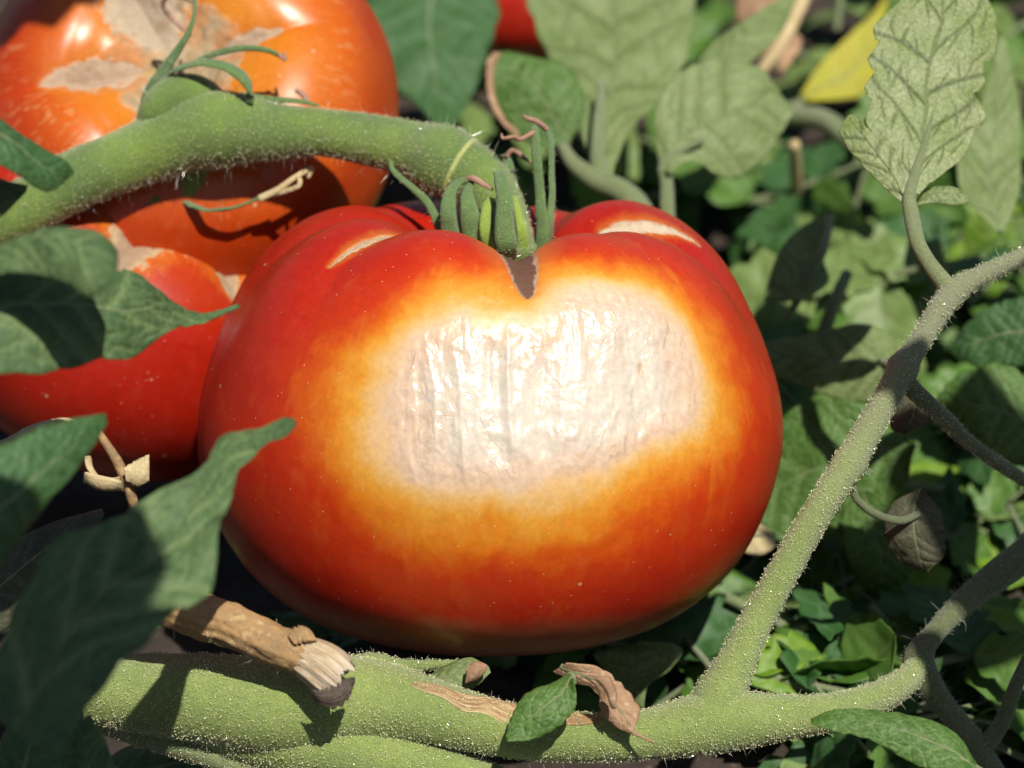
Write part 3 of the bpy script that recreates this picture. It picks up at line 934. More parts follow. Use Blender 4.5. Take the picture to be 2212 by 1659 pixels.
# calyx of the upper left tomato
sep([(320, 265, 67.0, 30), (325, 210, 66.5, 26), (350, 160, 66.3, 20), (380, 115, 66.2, 13), (405, 75, 66.1, 9), (420, 30, 66.2, 6), (418, -30, 66.4, 4)], UPPER_ROOT, curl=.5, th=.07)
sep([(350, 175, 66.2, 26), (395, 145, 65.7, 27), (450, 135, 65.4, 27), (505, 152, 65.3, 25), (535, 190, 65.3, 20), (540, 225, 65.5, 10)], UPPER_ROOT, curl=.45, th=.09, hint=UP - FWD * .5)
sep([(430, 130, 66.4, 8), (480, 112, 66.2, 10), (530, 104, 66.1, 9), (575, 108, 66.1, 8), (600, 118, 66.2, 5)], UPPER_ROOT, curl=.5, th=.06)
ribbon('withered_tip', [(592, 114, 66.2, 5), (606, 122, 66.2, 4), (616, 128, 66.2, 4), (612, 112, 66.3, 2)], MAT['pinkdry'], UPPER_ROOT, curl=.6, th=.04)
ribbon('withered_tip', [(425, 5, 66.3, 5), (370, -10, 66.6, 5), (352, 10, 66.8, 5), (372, 40, 66.9, 5), (412, 78, 66.6, 3)], MAT['pinkdry'], UPPER_ROOT, curl=.5, th=.05)
sep([(520, 205, 66.2, 10), (580, 215, 66.1, 10), (640, 218, 66.1, 8), (690, 228, 66.2, 4)], UPPER_ROOT, curl=.5, th=.06)
t_, _ = stalk('pedicel', [(330, 300, 66.6, 40), (345, 240, 66.0, 46), (385, 205, 66.0, 46), (430, 215, 66.2, 50), (450, 240, 66.2, 50)], MAT['truss'], UPPER_ROOT, m=20)
obj('hairs', hairs_mesh('hairs', [t_], 25, .06, .3, .006, np.random.default_rng(3)), MAT['hair'], UPPER_ROOT, 'stuff')
ribbon('withered_tip', [(640, 195, 66.3, 5), (655, 205, 66.2, 6), (665, 222, 66.2, 5)], MAT['pinkdry'], UPPER_ROOT, curl=.8, th=.04)

# calyx of the left tomato, mostly in the shade of the stalk
stalk('pedicel', [(440, 300, 66.8, 30), (420, 380, 66.9, 32), (400, 440, 67.2, 40)], MAT['truss'], LEFT_ROOT)
sep([(390, 430, 67.0, 18), (440, 455, 66.4, 16), (500, 452, 66.2, 13), (560, 430, 66.2, 9), (600, 415, 66.3, 6)], LEFT_ROOT, curl=.5, th=.07, hint=UP)
sep([(400, 430, 67.2, 16), (350, 425, 66.8, 14), (320, 440, 66.8, 8)], LEFT_ROOT, curl=.5, th=.07)
ribbon('withered_tip', [(560, 430, 66.2, 8), (600, 410, 66.1, 7), (635, 385, 66.1, 6), (675, 362, 66.2, 5), (665, 385, 66.2, 3)], MAT['straw'], LEFT_ROOT, curl=.5, th=.05)
ribbon('withered_tip', [(590, 420, 66.2, 6), (640, 405, 66.0, 5), (648, 390, 66.0, 5), (640, 380, 66.1, 3)], MAT['straw'], LEFT_ROOT, curl=.5, th=.05)

for rt in (MAIN_ROOT, UPPER_ROOT):
    tb = [t for r_, t in SEPALS if r_ is rt]
    obj('hairs', hairs_mesh('hairs', tb, 60, .02, .16, .0026, np.random.default_rng(31)), MAT['hair'], rt, 'stuff')
    obj('gland_beads', beads_mesh('gland_beads', tb, 120, .004, .011, np.random.default_rng(32)), MAT['bead'], rt, 'stuff')

# ------------------------------------------------------------------ main vine and side shoots
VROOT = thing('vine_stem', P(760, 1530, 60), 'thick hairy green vine running along the bottom, forking at the lower right', 'vine')
V1 = Tube([(60, 1470, 61.2, 66), (200, 1490, 60.9, 74), (330, 1498, 60.5, 86), (470, 1512, 60.2, 98), (610, 1526, 60, 104), (740, 1512, 60, 96), (850, 1520, 60, 80), (960, 1545, 60, 68),
           (1100, 1577, 60, 58), (1260, 1592, 60, 53), (1400, 1588, 60, 54), (1510, 1566, 60.1, 64), (1600, 1556, 60.2, 60), (1700, 1548, 60.4, 48), (1800, 1536, 60.8, 40), (1900, 1505, 61.6, 33),
           (1960, 1468, 62.4, 28), (1990, 1425, 63, 24)], m=44, rough=.07, seed=14)
obj('stem', V1.mesh('stem'), MAT['stem'], VROOT)
V2 = Tube([(1538, 1572, 60.3, 58), (1548, 1532, 60.25, 62), (1562, 1490, 60.3, 53), (1584, 1444, 60.35, 43), (1640, 1330, 60.6, 36), (1740, 1150, 61.0, 33), (1812, 1035, 61.3, 33), (1835, 1000, 61.4, 36), (1852, 970, 61.5, 32), (1890, 905, 61.7, 29),
           (1938, 818, 61.95, 30), (1952, 793, 62.0, 36), (1966, 770, 62.1, 27), (2000, 717, 62.3, 23), (2055, 636, 62.6, 28), (2125, 592, 62.8, 21), (2280, 526, 63, 18)], m=30, rough=.06, seed=15)
obj('side_shoot', V2.mesh('side_shoot'), MAT['shoot'], VROOT)
V3 = Tube([(430, 1545, 60.5, 60), (590, 1585, 60.3, 82), (740, 1612, 60.15, 84), (860, 1640, 60.15, 70), (970, 1672, 60.2, 58), (1090, 1715, 60.3, 52), (1250, 1790, 60.5, 50)], m=30, rough=.06, seed=16)
obj('side_shoot', V3.mesh('side_shoot'), MAT['stem'], VROOT)
V4 = Tube([(120, 1520, 61.6, 30), (260, 1572, 61.0, 28), (400, 1612, 60.5, 28), (520, 1655, 60.3, 30), (660, 1730, 60.3, 32)], m=24, rough=.08, seed=17)
obj('side_shoot', V4.mesh('side_shoot'), MAT['stalk'], VROOT)
V6 = Tube([(1945, 805, 62.0, 24), (1975, 845, 62.2, 20), (2030, 895, 62.6, 17), (2100, 960, 63.2, 15), (2200, 1030, 64, 14), (2330, 1100, 65, 13)], m=16, rough=.1, seed=20)
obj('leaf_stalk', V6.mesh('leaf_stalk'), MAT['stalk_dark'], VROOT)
V5 = Tube([(760, 1450, 60.4, 20), (800, 1432, 60.6, 24), (860, 1440, 60.9, 17), (940, 1436, 61.3, 10), (990, 1432, 61.6, 7)], m=14, rough=.05, seed=18)
obj('side_shoot', V5.mesh('side_shoot'), MAT['stem'], VROOT)
obj('hairs', hairs_mesh('hairs', [V1, V2, V3, V4, V5, V6], 50, .02, .24, .0028, np.random.default_rng(11)), MAT['hair'], VROOT, 'stuff')
obj('gland_beads', beads_mesh('gland_beads', [V1, V2, V3, V4, V5, V6], 480, .0045, .0165, np.random.default_rng(12)), MAT['bead'], VROOT, 'stuff')

def tube_patch(name, t, i0, i1, a_of, mat, parent, lift=.02, seed=1, nv=24):
    """an irregular crust on a stalk's surface, between rows i0 and i1; a_of(k) -> (angle from, angle to)"""
    rows, n = [], 60
    for k in np.linspace(0, 1, n):
        i = i0 + (i1 - i0) * k
        a0, a1 = a_of(k)
        ii = int(min(i, t.n - 2)); f = i - ii
        C = t.C[ii] * (1 - f) + t.C[ii + 1] * f
        r = t.r[ii] * (1 - f) + t.r[ii + 1] * f
        N, B = t.N[ii], t.B[ii]
        ang = np.linspace(a0, a1, nv)
        rows.append(C + (N * np.cos(ang)[:, None] + B * np.sin(ang)[:, None]) * r * 1.01)
    V = np.array(rows)
    c = np.array([t.C[int(min(i0 + (i1 - i0) * k, t.n - 1))] for k in np.linspace(0, 1, n)])[:, None]
    out = V - c
    out /= np.linalg.norm(out, axis=2)[:, :, None]
    nz = fbm(V.reshape(-1, 3) * 4, 3, seed).reshape(V.shape[:2])
    edge = np.sin(np.linspace(0, math.pi, V.shape[1])) ** .5
    V = V + out * (lift * .3 + .05 * (np.abs(nz) - .25) * edge[None] - .012)[:, :, None]
    txg, sxg = np.meshgrid(np.linspace(0, 1, n), np.linspace(-1, 1, nv), indexing='ij')
    return obj(name, sheet(V, .03, {'vein': 0 * nz, 'sx': sxg, 'tx': txg}, name), mat, parent)

def nearest_row(t, x):
    pj = project(t.C)
    return float(np.argmin(np.abs(pj[:, 0] - x)))
def angle_to(t, i, d):
    return math.atan2(t.B[int(i)] @ d, t.N[int(i)] @ d)
ia, ib = nearest_row(V1, 880), nearest_row(V1, 1265)
am = angle_to(V1, (ia + ib) / 2, -FWD * .7 + UP * .75)
sgn = 1 if abs(((angle_to(V1, (ia + ib) / 2, UP) - am + math.pi) % (2 * math.pi)) - math.pi) < 0 else 1
def scar_band(k):
    w_ = (.18 + .62 * k) * math.sin(math.pi * min(max(k, .0), 1)) ** .4 + .04
    return am - w_ * (1.0 + .3 * math.sin(k * 13)), am + w_ * (.75 + .2 * math.sin(k * 19 + 1))
tube_patch('scar', V1, ia, nearest_row(V1, 1190), scar_band, MAT['scar'], VROOT, seed=9)
tube_patch('scar', V1, nearest_row(V1, 1150), nearest_row(V1, 1290), lambda k: (am - .1 - .45 * math.sin(math.pi * k) ** .5, am - .1 + .30 * math.sin(math.pi * k) ** .5 + .05), MAT['bark'], VROOT, lift=.04, seed=10)

# stalk bearing the veined leaf, and the small hanging leaf's stalk
# dark hairy stem in the lower right corner
HR = thing('hairy_stem', P(2000, 1420, 63), 'dark hairy jointed stem at the lower right corner', 'stem')
H1 = Tube([(2330, 1090, 64.5, 42), (2230, 1185, 64, 38), (2130, 1262, 63.6, 32), (2060, 1322, 63.3, 26), (2010, 1378, 63.1, 24), (1985, 1420, 63.0, 34), (1998, 1465, 62.9, 33), (2040, 1525, 62.8, 25), (2100, 1600, 62.7, 26), (2160, 1700, 62.6, 30)], m=26, rough=.09, seed=23)
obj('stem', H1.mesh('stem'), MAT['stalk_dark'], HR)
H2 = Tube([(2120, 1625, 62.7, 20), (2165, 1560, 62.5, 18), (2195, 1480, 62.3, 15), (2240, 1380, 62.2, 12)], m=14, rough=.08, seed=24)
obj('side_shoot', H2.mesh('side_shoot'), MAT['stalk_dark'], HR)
obj('hairs', hairs_mesh('hairs', [H1, H2], 60, .03, .28, .003, np.random.default_rng(13)), MAT['hair'], HR, 'stuff')
obj('gland_beads', beads_mesh('gland_beads', [H1, H2], 150, .0035, .012, np.random.default_rng(14)), MAT['bead'], HR, 'stuff')

# ------------------------------------------------------------------ broken twig
TW = thing('broken_twig', P(350, 1300, 58.6), 'short brown dead twig with a broken white end, lying on the vine', 'twig')
TB = Tube([(235, 1245, 58.9, 50), (330, 1288, 58.9, 52), (420, 1322, 58.8, 50), (510, 1356, 58.7, 48), (590, 1392, 58.6, 46), (640, 1412, 58.5, 44), (668, 1424, 58.5, 46)], seg=90, m=56, rough=.10, seed=33)
ba = np.stack([np.tile(np.cos(TB.ang) * 2, TB.n), np.tile(np.sin(TB.ang) * 2, TB.n), np.repeat(np.linspace(0, 4, TB.n), TB.m)], 1)
br = fbm(ba * np.array([2.2, 2.2, .9]), 3, 39).reshape(TB.n, TB.m) * .10 + np.abs(fbm(ba * np.array([1.2, 1.2, 2.5]), 3, 40)).reshape(TB.n, TB.m) * .16
TB.V = TB.V + TB.dirs * (TB.r[:, None] * (br - .06))[:, :, None]
TB.Vall[:TB.n * TB.m] = TB.V.reshape(-1, 3)
obj('bark', TB.mesh('bark'), MAT['bark'], TW)
TC = Tube([(640, 1408, 58.55, 36), (662, 1418, 58.5, 46), (690, 1434, 58.45, 52), (714, 1452, 58.4, 54), (732, 1468, 58.4, 50)], seg=26, m=64, rough=.05, seed=34)
fa = np.stack([np.cos(TC.ang) * 3.2, np.sin(TC.ang) * 3.2, 0 * TC.ang], 1)
fr = vnoise(fa * 1.6, 35) * .10 + vnoise(fa * 4, 36) * .04
en = vnoise(fa * 1.3, 37) * .9 + vnoise(fa * 4, 38) * .5
kk = np.linspace(0, 1, TC.n) ** 3
TC.V = TC.V + TC.dirs * (TC.r[:, None] * fr[None])[:, :, None] + (TC.T[:, None] * (kk[:, None] * en[None] * .12)[:, :, None])
rings = [TC.V.reshape(-1, 3)]
for f_, dp in ((.72, -.10), (.4, -.2), (.02, -.22)):
    rings.append(TC.C[-1] + (TC.V[-1] - TC.C[-1]) * f_ + TC.T[-1] * dp)
VV = np.vstack(rings)
tx = np.concatenate([np.repeat(np.linspace(0, .82, TC.n), TC.m), np.repeat([1.0, 1.0, 1.0], TC.m)])
sx = np.tile(np.linspace(-1, 1, TC.m) * 4, TC.n + 3)
obj('broken_wood', mesh_np('broken_wood', VV, grid_faces(TC.n + 3, TC.m, True), {'sx': sx, 'tx': tx}), MAT['wood'], TW)
blade('bark_flap', z([(672, 1490), (696, 1488), (722, 1482), (750, 1466), (766, 1462)], 57.95, 58.05), z([(676, 1502), (700, 1520), (724, 1524), (748, 1508), (766, 1472)], 58.1, 58.15), MAT['bark_dark'], TW, nu=40, nv=22, bulge=.18, wave=.05, teeth=.13, nteeth=9, th=.025, vdepth=0, fib=.02, seed=36)
blade('bark_flap', z([(622, 1374), (645, 1354), (672, 1364)], 58.2, 58.3), z([(636, 1392), (655, 1386), (684, 1384)], 58.1, 58.2), MAT['bark'], TW, nu=24, nv=14, bulge=.2, wave=.06, teeth=.12, th=.03, vdepth=0, seed=38)
obj('hairs', hairs_mesh('hairs', [TB], 5, .1, .45, .005, np.random.default_rng(15)), MAT['hair'], TW, 'stuff')

# ------------------------------------------------------------------ foreground leaves on the left
leaf('broad bluish green leaf at left with a pointed tip touching the middle tomato', (-60, 680, 53), [
    dict(A=z([(-90, 560), (0, 535), (110, 520), (215, 580), (275, 588), (335, 620), (400, 650), (455, 668), (516, 656)], 53.2, 56.5),
         B=z([(-90, 800), (0, 808), (110, 800), (210, 775), (290, 765), (350, 725), (410, 690), (460, 680), (518, 664)], 52.2, 56.5),
         mat='leaf_fore', bulge=.10, wave=.16, seed=41, nu=90, nv=51, teeth=.14, nteeth=5, vdepth=.06),
    dict(name='curled_lobe', A=z([(-60, 545), (60, 512), (150, 495), (215, 500), (255, 540)], 53.0, 52.0), B=z([(-60, 600), (60, 590), (140, 610), (190, 640), (252, 610)], 52.2, 50.6),
         mat='leaf_fore', bulge=.28, wave=.06, seed=43)])
leaf('blurred green leaf tip at the left edge over the arched stalk', (-60, 330, 54), [
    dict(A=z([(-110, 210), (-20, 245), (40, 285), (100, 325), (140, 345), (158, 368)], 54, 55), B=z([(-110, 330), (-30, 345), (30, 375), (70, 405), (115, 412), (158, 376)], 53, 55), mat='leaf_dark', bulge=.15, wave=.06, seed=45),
    dict(name='lower_lobe', A=z([(-110, 330), (-40, 370), (10, 390), (60, 400)], 54.6, 55.2), B=z([(-110, 520), (-60, 490), (0, 470), (55, 415)], 54.2, 55.2), mat='leaf_fore', bulge=.12, seed=46)])
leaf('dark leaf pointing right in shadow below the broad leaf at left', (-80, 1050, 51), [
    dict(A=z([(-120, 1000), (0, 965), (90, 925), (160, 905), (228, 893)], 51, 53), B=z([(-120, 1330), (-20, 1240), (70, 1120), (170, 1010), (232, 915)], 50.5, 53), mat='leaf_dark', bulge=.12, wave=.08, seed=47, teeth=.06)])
leaf('large blurred green leaf in the left foreground, its tip crossing the middle tomato', (100, 1500, 50), [
    dict(A=z([(-60, 1520), (30, 1330), (110, 1190), (200, 1140), (310, 1085), (400, 1040), (470, 965), (500, 932), (560, 930), (605, 903), (636, 908)], 50.5, 54.5),
         B=z([(120, 1640), (225, 1480), (335, 1350), (440, 1275), (462, 1215), (470, 1150), (495, 1085), (520, 1015), (560, 970), (605, 945), (640, 918)], 49.5, 54.5),
         mat='leaf_fore', bulge=.04, fold=.12, wave=.17, seed=49, nu=100, nv=55, teeth=.16, nteeth=6, vdepth=.07)])
leaf('narrow green leaf tip at the bottom left edge of the frame', (190, 1720, 55), [
    dict(A=z([(170, 1760), (165, 1660), (170, 1590), (190, 1545)], 56), B=z([(290, 1760), (250, 1660), (222, 1590), (195, 1545)], 55.5), mat='leaf_fore', seed=50)])
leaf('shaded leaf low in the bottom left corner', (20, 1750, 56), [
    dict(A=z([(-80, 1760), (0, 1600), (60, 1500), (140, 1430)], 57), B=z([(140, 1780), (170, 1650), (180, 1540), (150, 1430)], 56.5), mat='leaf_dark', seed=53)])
leaf('leaf added to darken the gap under the lower left end of the vine', (300, 1700, 63.5), [  # added to cover the soil and keep this corner dark
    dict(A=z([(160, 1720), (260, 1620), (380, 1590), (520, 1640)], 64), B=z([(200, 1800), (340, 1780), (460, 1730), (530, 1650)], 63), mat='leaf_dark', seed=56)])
leaf('small shaded leaf behind the large foreground leaf', (40, 1280, 60), [
    dict(A=z([(-60, 1280), (20, 1180), (110, 1130), (220, 1100)], 61), B=z([(-60, 1400), (60, 1330), (160, 1230), (225, 1110)], 60.5), mat='leaf_umber', seed=54)])

# dry flower remains in front of the left tomato
D1 = thing('dry_flower', P(255, 1020, 63), 'papery straw coloured withered flower hanging before the left red tomato', 'flower')
stalk('stalk', [(205, 925, 63.2, 8), (230, 960, 63.1, 10), (258, 1005, 63, 12), (275, 1045, 63, 12), (292, 1095, 63.1, 11)], MAT['bark'], D1, rough=.15)
blade('petal', z([(182, 985), (192, 1012), (215, 1028), (258, 1030)], 62.6), z([(196, 985), (204, 1015), (225, 1045), (262, 1055)], 62.8), MAT['straw'], D1, nu=24, nv=10, bulge=.3, wave=.05, th=.03, vdepth=0)
blade('petal', z([(268, 1012), (290, 1000), (322, 982)], 62.6), z([(272, 1040), (298, 1052), (322, 1040)], 62.7), MAT['straw'], D1, nu=24, nv=12, bulge=.25, wave=.06, th=.03, vdepth=0, teeth=.06)
blade('petal', z([(183, 1020), (215, 1030), (262, 1040)], 62.5), z([(180, 1042), (220, 1060), (268, 1062)], 62.8), MAT['straw'], D1, nu=20, nv=8, bulge=.3, wave=.05, th=.03, vdepth=0)
D2 = thing('dry_tendril', P(0, 960, 59), 'straw coloured dried tendril at the left edge above the dark leaf', 'tendril')
stalk('strand', [(-60, 985, 58.8, 12), (20, 958, 58.8, 13), (60, 930, 58.8, 9), (105, 915, 58.9, 8), (150, 908, 59, 6), (190, 925, 59.4, 5)], MAT['straw'], D2, rough=.18)
blade('husk', z([(-70, 950), (-20, 948), (30, 972), (42, 985)], 58.4), z([(-70, 1000), (-20, 998), (20, 992), (42, 988)], 58.4), MAT['straw'], D2, nu=20, nv=8, bulge=.3, wave=.05, th=.03, vdepth=0)

# ------------------------------------------------------------------ leaves and litter under and around the middle tomato
leaf('small pale green leaf with a browned curled tip under the middle tomato', (890, 1490, 61), [
    dict(A=z([(885, 1478), (920, 1462), (965, 1435), (1015, 1420), (1055, 1440)], 61.2, 60.8), B=z([(890, 1492), (930, 1502), (985, 1505), (1030, 1480), (1060, 1452)], 60.6, 60.6), mat='leaf_pale', bulge=.22, wave=.05, seed=55, nu=36, nv=21),
    dict(name='curled_tip', A=z([(1008, 1440), (1030, 1428), (1052, 1436)], 60.3), B=z([(1005, 1478), (1030, 1470), (1050, 1450)], 60.3), mat='dry', bulge=.4, nu=16, nv=10, vdepth=0)])
leaf('small dark green leaf resting on the scarred part of the vine', (1235, 1480, 59), [
    dict(A=z([(1232, 1455), (1190, 1478), (1135, 1500), (1105, 1550), (1092, 1592)], 59.3, 58.8), B=z([(1240, 1470), (1245, 1520), (1210, 1568), (1150, 1596), (1096, 1602)], 58.9, 58.7), mat='leaf', bulge=.16, wave=.06, seed=57, nu=40, nv=25, teeth=.05)],
    [(1225, 1440, 59.8, 6), (1232, 1455, 59.5, 9), (1238, 1475, 59.2, 8)])
leaf('crumpled brown dry leaf hanging over the vine near its fork', (1210, 1440, 60), [
    dict(A=z([(1195, 1450), (1240, 1475), (1285, 1500), (1300, 1545), (1345, 1575), (1400, 1602)], 59.6, 59.0), B=z([(1225, 1432), (1290, 1455), (1345, 1490), (1378, 1530), (1376, 1580), (1418, 1606)], 59.3, 59.0), mat='dry', bulge=.28, wave=.16, seed=59, nu=50, nv=25, teeth=.10, vdepth=.03),
    dict(name='rolled_edge', A=z([(1285, 1465), (1305, 1490), (1322, 1530)], 58.7), B=z([(1310, 1462), (1330, 1490), (1332, 1530)], 58.6), mat='dry', bulge=.5, nu=20, nv=10, vdepth=0)], name='dry_leaf')
leaf('pale grey green leaf peeking out below right of the middle tomato', (1390, 1500, 66), [
    dict(A=z([(1350, 1530), (1330, 1470), (1300, 1440), (1285, 1410), (1370, 1390)], 66.5), B=z([(1390, 1530), (1400, 1480), (1450, 1440), (1470, 1400), (1380, 1385)], 66), mat='leaf_pale', bulge=.1, seed=61)])
leaf('glossy green leaf in front of the vine at the lower right', (2090, 1645, 58.4), [
    dict(A=z([(2110, 1650), (2072, 1590), (2010, 1556), (1940, 1540), (1860, 1532), (1795, 1535), (1752, 1554)], 58.6, 59.0), B=z([(2110, 1680), (2040, 1668), (1985, 1652), (1930, 1622), (1860, 1592), (1800, 1580), (1752, 1562)], 58.0, 58.8), mat='leaf', bulge=.18, wave=.06, seed=63, nu=60, nv=33, teeth=.05)],
    [(2105, 1660, 58.4, 10), (2160, 1690, 58.8, 11), (2240, 1700, 59.5, 12)])
leaf('yellowish papery leaf scrap beside the right flank of the middle tomato', (1640, 1190, 68), [
    dict(A=z([(1600, 1150), (1635, 1130), (1672, 1150)], 68), B=z([(1600, 1190), (1640, 1200), (1676, 1180)], 67.6), mat='straw', bulge=.3, nu=20, nv=12, vdepth=.02)], name='dry_leaf')

# ------------------------------------------------------------------ named leaves behind and to the right
leaf('sharp pale leaf with a dark vein network at the upper right', (2058, 632, 62.6), [
    dict(A=z([(1952, 420), (1915, 330), (1880, 250), (1885, 170), (1892, 110), (1905, 50), (1950, -10), (2010, -90)], 63.2, 65), B=z([(1985, 420), (2035, 372), (2085, 320), (2118, 260), (2112, 190), (2140, 110), (2150, 40), (2040, -100)], 63.2, 65),
         mat='leaf_vein', bulge=.06, wave=.045, seed=71, nu=170, nv=97, teeth=.34, nteeth=6, vdepth=.035, vn=5, vwid=.009),
    dict(name='side_lobe', A=z([(1950, 440), (1890, 385), (1840, 330), (1815, 285), (1830, 252)], 63.2, 64), B=z([(1968, 425), (1950, 360), (1915, 300), (1880, 262), (1836, 248)], 63.2, 64), mat='leaf_vein', bulge=.1, wave=.05, seed=73, nu=50, nv=35, vn=4, teeth=.06),
    dict(name='side_lobe', A=z([(1975, 440), (2010, 405), (2060, 405), (2095, 430)], 63.7), B=z([(1980, 445), (2020, 440), (2060, 445), (2095, 434)], 63.5), mat='leaf_pale', bulge=.2, seed=74, nu=24, nv=15)],
    [(2058, 632, 62.6, 22), (2015, 580, 62.7, 18), (1985, 530, 62.8, 17), (1970, 470, 63.0, 17), (1966, 415, 63.2, 14), (2000, 300, 63.6, 7), (2030, 180, 64.2, 4)])
leaf('tall pale green leaf above the middle tomato, stalk bending right', (1290, 380, 72), [
    dict(A=z([(1282, 410), (1262, 300), (1232, 220), (1190, 130), (1150, 40), (1120, -80)], 72, 78), B=z([(1318, 400), (1345, 310), (1400, 230), (1460, 160), (1500, 60), (1500, -80)], 72, 78), mat='leaf_pale', bulge=.06, wave=.12, seed=75, nu=70, nv=41, teeth=.14, nteeth=5, vdepth=.06, vn=5)],
    [[(1215, 315, 72.5, 12), (1240, 355, 72.2, 18), (1290, 390, 72, 24), (1345, 415, 71.8, 27), (1385, 460, 71.6, 28), (1410, 540, 71.5, 28)], [(1296, 395, 72, 22), (1290, 300, 72.4, 14), (1300, 180, 73.5, 8)]])
leaf('dark curled leaf with a brown edge between the big pale leaf and the calyx', (1225, 310, 73), [
    dict(A=z([(1225, 318), (1150, 310), (1095, 260), (1065, 200), (1060, 130), (1085, 112)], 73, 74), B=z([(1235, 300), (1262, 240), (1250, 180), (1215, 140), (1160, 125), (1095, 110)], 73.2, 74), mat='leaf', bulge=.12, wave=.10, seed=77, teeth=.06),
    dict(name='brown_edge', A=z([(1120, 296), (1078, 255), (1056, 200), (1052, 140), (1066, 112)], 72.8, 73.8), B=z([(1122, 286), (1088, 250), (1070, 200), (1068, 145), (1086, 116)], 72.9, 73.9), mat='dry', bulge=.2, nv=9, nu=36, vdepth=0, wave=.06, teeth=.08)])
leaf('rounded pale green leaf on an upright stalk behind the right shoulder', (1440, 400, 72), [
    dict(A=z([(1428, 372), (1416, 300), (1420, 225), (1470, 155), (1560, 125), (1650, 150), (1712, 236)], 72, 73.5), B=z([(1445, 375), (1490, 350), (1540, 378), (1590, 388), (1640, 352), (1680, 300), (1714, 242)], 71.6, 73.2), mat='leaf_pale', bulge=.08, wave=.10, seed=79, nu=60, nv=41, vdepth=.05, vn=5, teeth=.05)],
    [(1438, 620, 71, 18), (1442, 500, 71.5, 17), (1440, 400, 71.9, 15), (1438, 350, 72, 12), (1520, 300, 71.9, 6)])
leaf('grey green folded leaf rising to the upper right above the rounded pale leaf', (1500, 160, 75), [
    dict(A=z([(1480, 190), (1530, 100), (1590, 50), (1660, 10), (1720, -20)], 75, 77), B=z([(1550, 190), (1620, 130), (1670, 90), (1700, 50), (1722, -15)], 74.6, 77), mat='leaf_pale', bulge=.14, seed=81)])
leaf('broad deep green leaf between the orange tomato and the small far tomato', (960, 300, 79), [
    dict(A=z([(925, -120), (790, 0), (800, 90), (850, 170), (910, 230), (958, 292)], 82, 78), B=z([(1010, -120), (1075, 0), (1060, 90), (1030, 180), (1000, 240), (962, 294)], 82, 78), mat='leaf_dark', bulge=.05, wave=.14, seed=83, nu=60, nv=37, teeth=.12)])
leaf('bright yellow leaf in the blurred background at the upper right', (1745, 205, 83), [
    dict(A=z([(1728, 205), (1770, 140), (1830, 80), (1885, 30), (1915, -10)], 83, 85), B=z([(1745, 218), (1830, 215), (1880, 200), (1905, 110), (1918, 0)], 82.5, 85), mat='leaf_yellow', bulge=.06, seed=85)],
    [(1690, 240, 82.6, 14), (1730, 222, 82.8, 10), (1760, 200, 83, 6)])
leaf('curled brown dry leaf at the top edge, right of the tall pale leaf', (1650, 130, 80), [
    dict(A=z([(1680, 160), (1610, 90), (1590, 20), (1600, -40)], 80, 81), B=z([(1690, 160), (1730, 90), (1700, 30), (1720, -60)], 79.6, 81), mat='dry', bulge=.25, wave=.2, seed=87, teeth=.12)],
    [(1640, 160, 80, 12), (1690, 90, 80, 15), (1730, 10, 80.5, 16), (1760, -60, 81, 16)], name='dry_leaf', stalk_mat='straw')
leaf('pale leaf lying flat right of the middle tomato with a stalk shadow on it', (1950, 795, 69.5), [
    dict(A=z([(1955, 785), (1935, 735), (1880, 705), (1800, 712), (1720, 730), (1640, 745), (1600, 780)], 69, 71), B=z([(1955, 800), (1915, 845), (1860, 868), (1790, 855), (1730, 832), (1660, 810), (1600, 790)], 68.2, 70.5), mat='leaf_pale', bulge=.10, wave=.08, seed=89, nu=56, nv=33, teeth=.05, vdepth=.05)],
    [(1965, 800, 67, 13), (1955, 795, 68.2, 12), (1900, 780, 69, 8)])
leaf('green leaf under the slanting shoot, striped by its shadow', (1960, 980, 69), [
    dict(A=z([(1975, 950), (1900, 885), (1800, 862), (1720, 880), (1650, 940), (1600, 1040)], 68.5, 70), B=z([(1975, 970), (1960, 1050), (1880, 1120), (1790, 1160), (1700, 1175), (1600, 1130)], 68, 69.5), mat='leaf', bulge=.05, wave=.10, seed=91, nu=60, nv=37, teeth=.10, vdepth=.06)])
leaf('rounded green leaf hanging right below the middle of the slanting shoot', (1860, 1060, 69), [
    dict(A=z([(1850, 1060), (1818, 1120), (1825, 1190), (1850, 1250), (1890, 1290)], 68.5, 69), B=z([(1880, 1060), (1950, 1120), (1975, 1190), (1960, 1250), (1900, 1292)], 68.3, 69), mat='leaf', bulge=.10, wave=.07, seed=93, teeth=.07)])
leaf('small leaf coloured dark for shade, hanging on a thin curved stalk from the slanting shoot', (1840, 1050, 62.4), [  # its brownish dark material stands for the shade it hangs in
    dict(A=z([(1985, 1058), (1925, 1090), (1912, 1150), (1940, 1210), (2000, 1235)], 63.2, 63.6), B=z([(1995, 1058), (2030, 1100), (2040, 1150), (2038, 1200), (2005, 1236)], 63, 63.4), mat='leaf_umber', bulge=.2, wave=.10, seed=95, teeth=.08)],
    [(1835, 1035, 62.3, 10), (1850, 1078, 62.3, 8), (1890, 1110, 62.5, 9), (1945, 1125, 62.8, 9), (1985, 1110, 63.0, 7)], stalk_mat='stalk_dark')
leaf('dark wilted leaflet curled behind the top of the slanting shoot', (1945, 840, 64), [
    dict(A=z([(1935, 850), (1925, 890), (1925, 925), (1950, 935)], 64.2), B=z([(1975, 845), (2030, 870), (2010, 915), (1955, 938)], 64), mat='leaf_umber', bulge=.15, seed=97)])
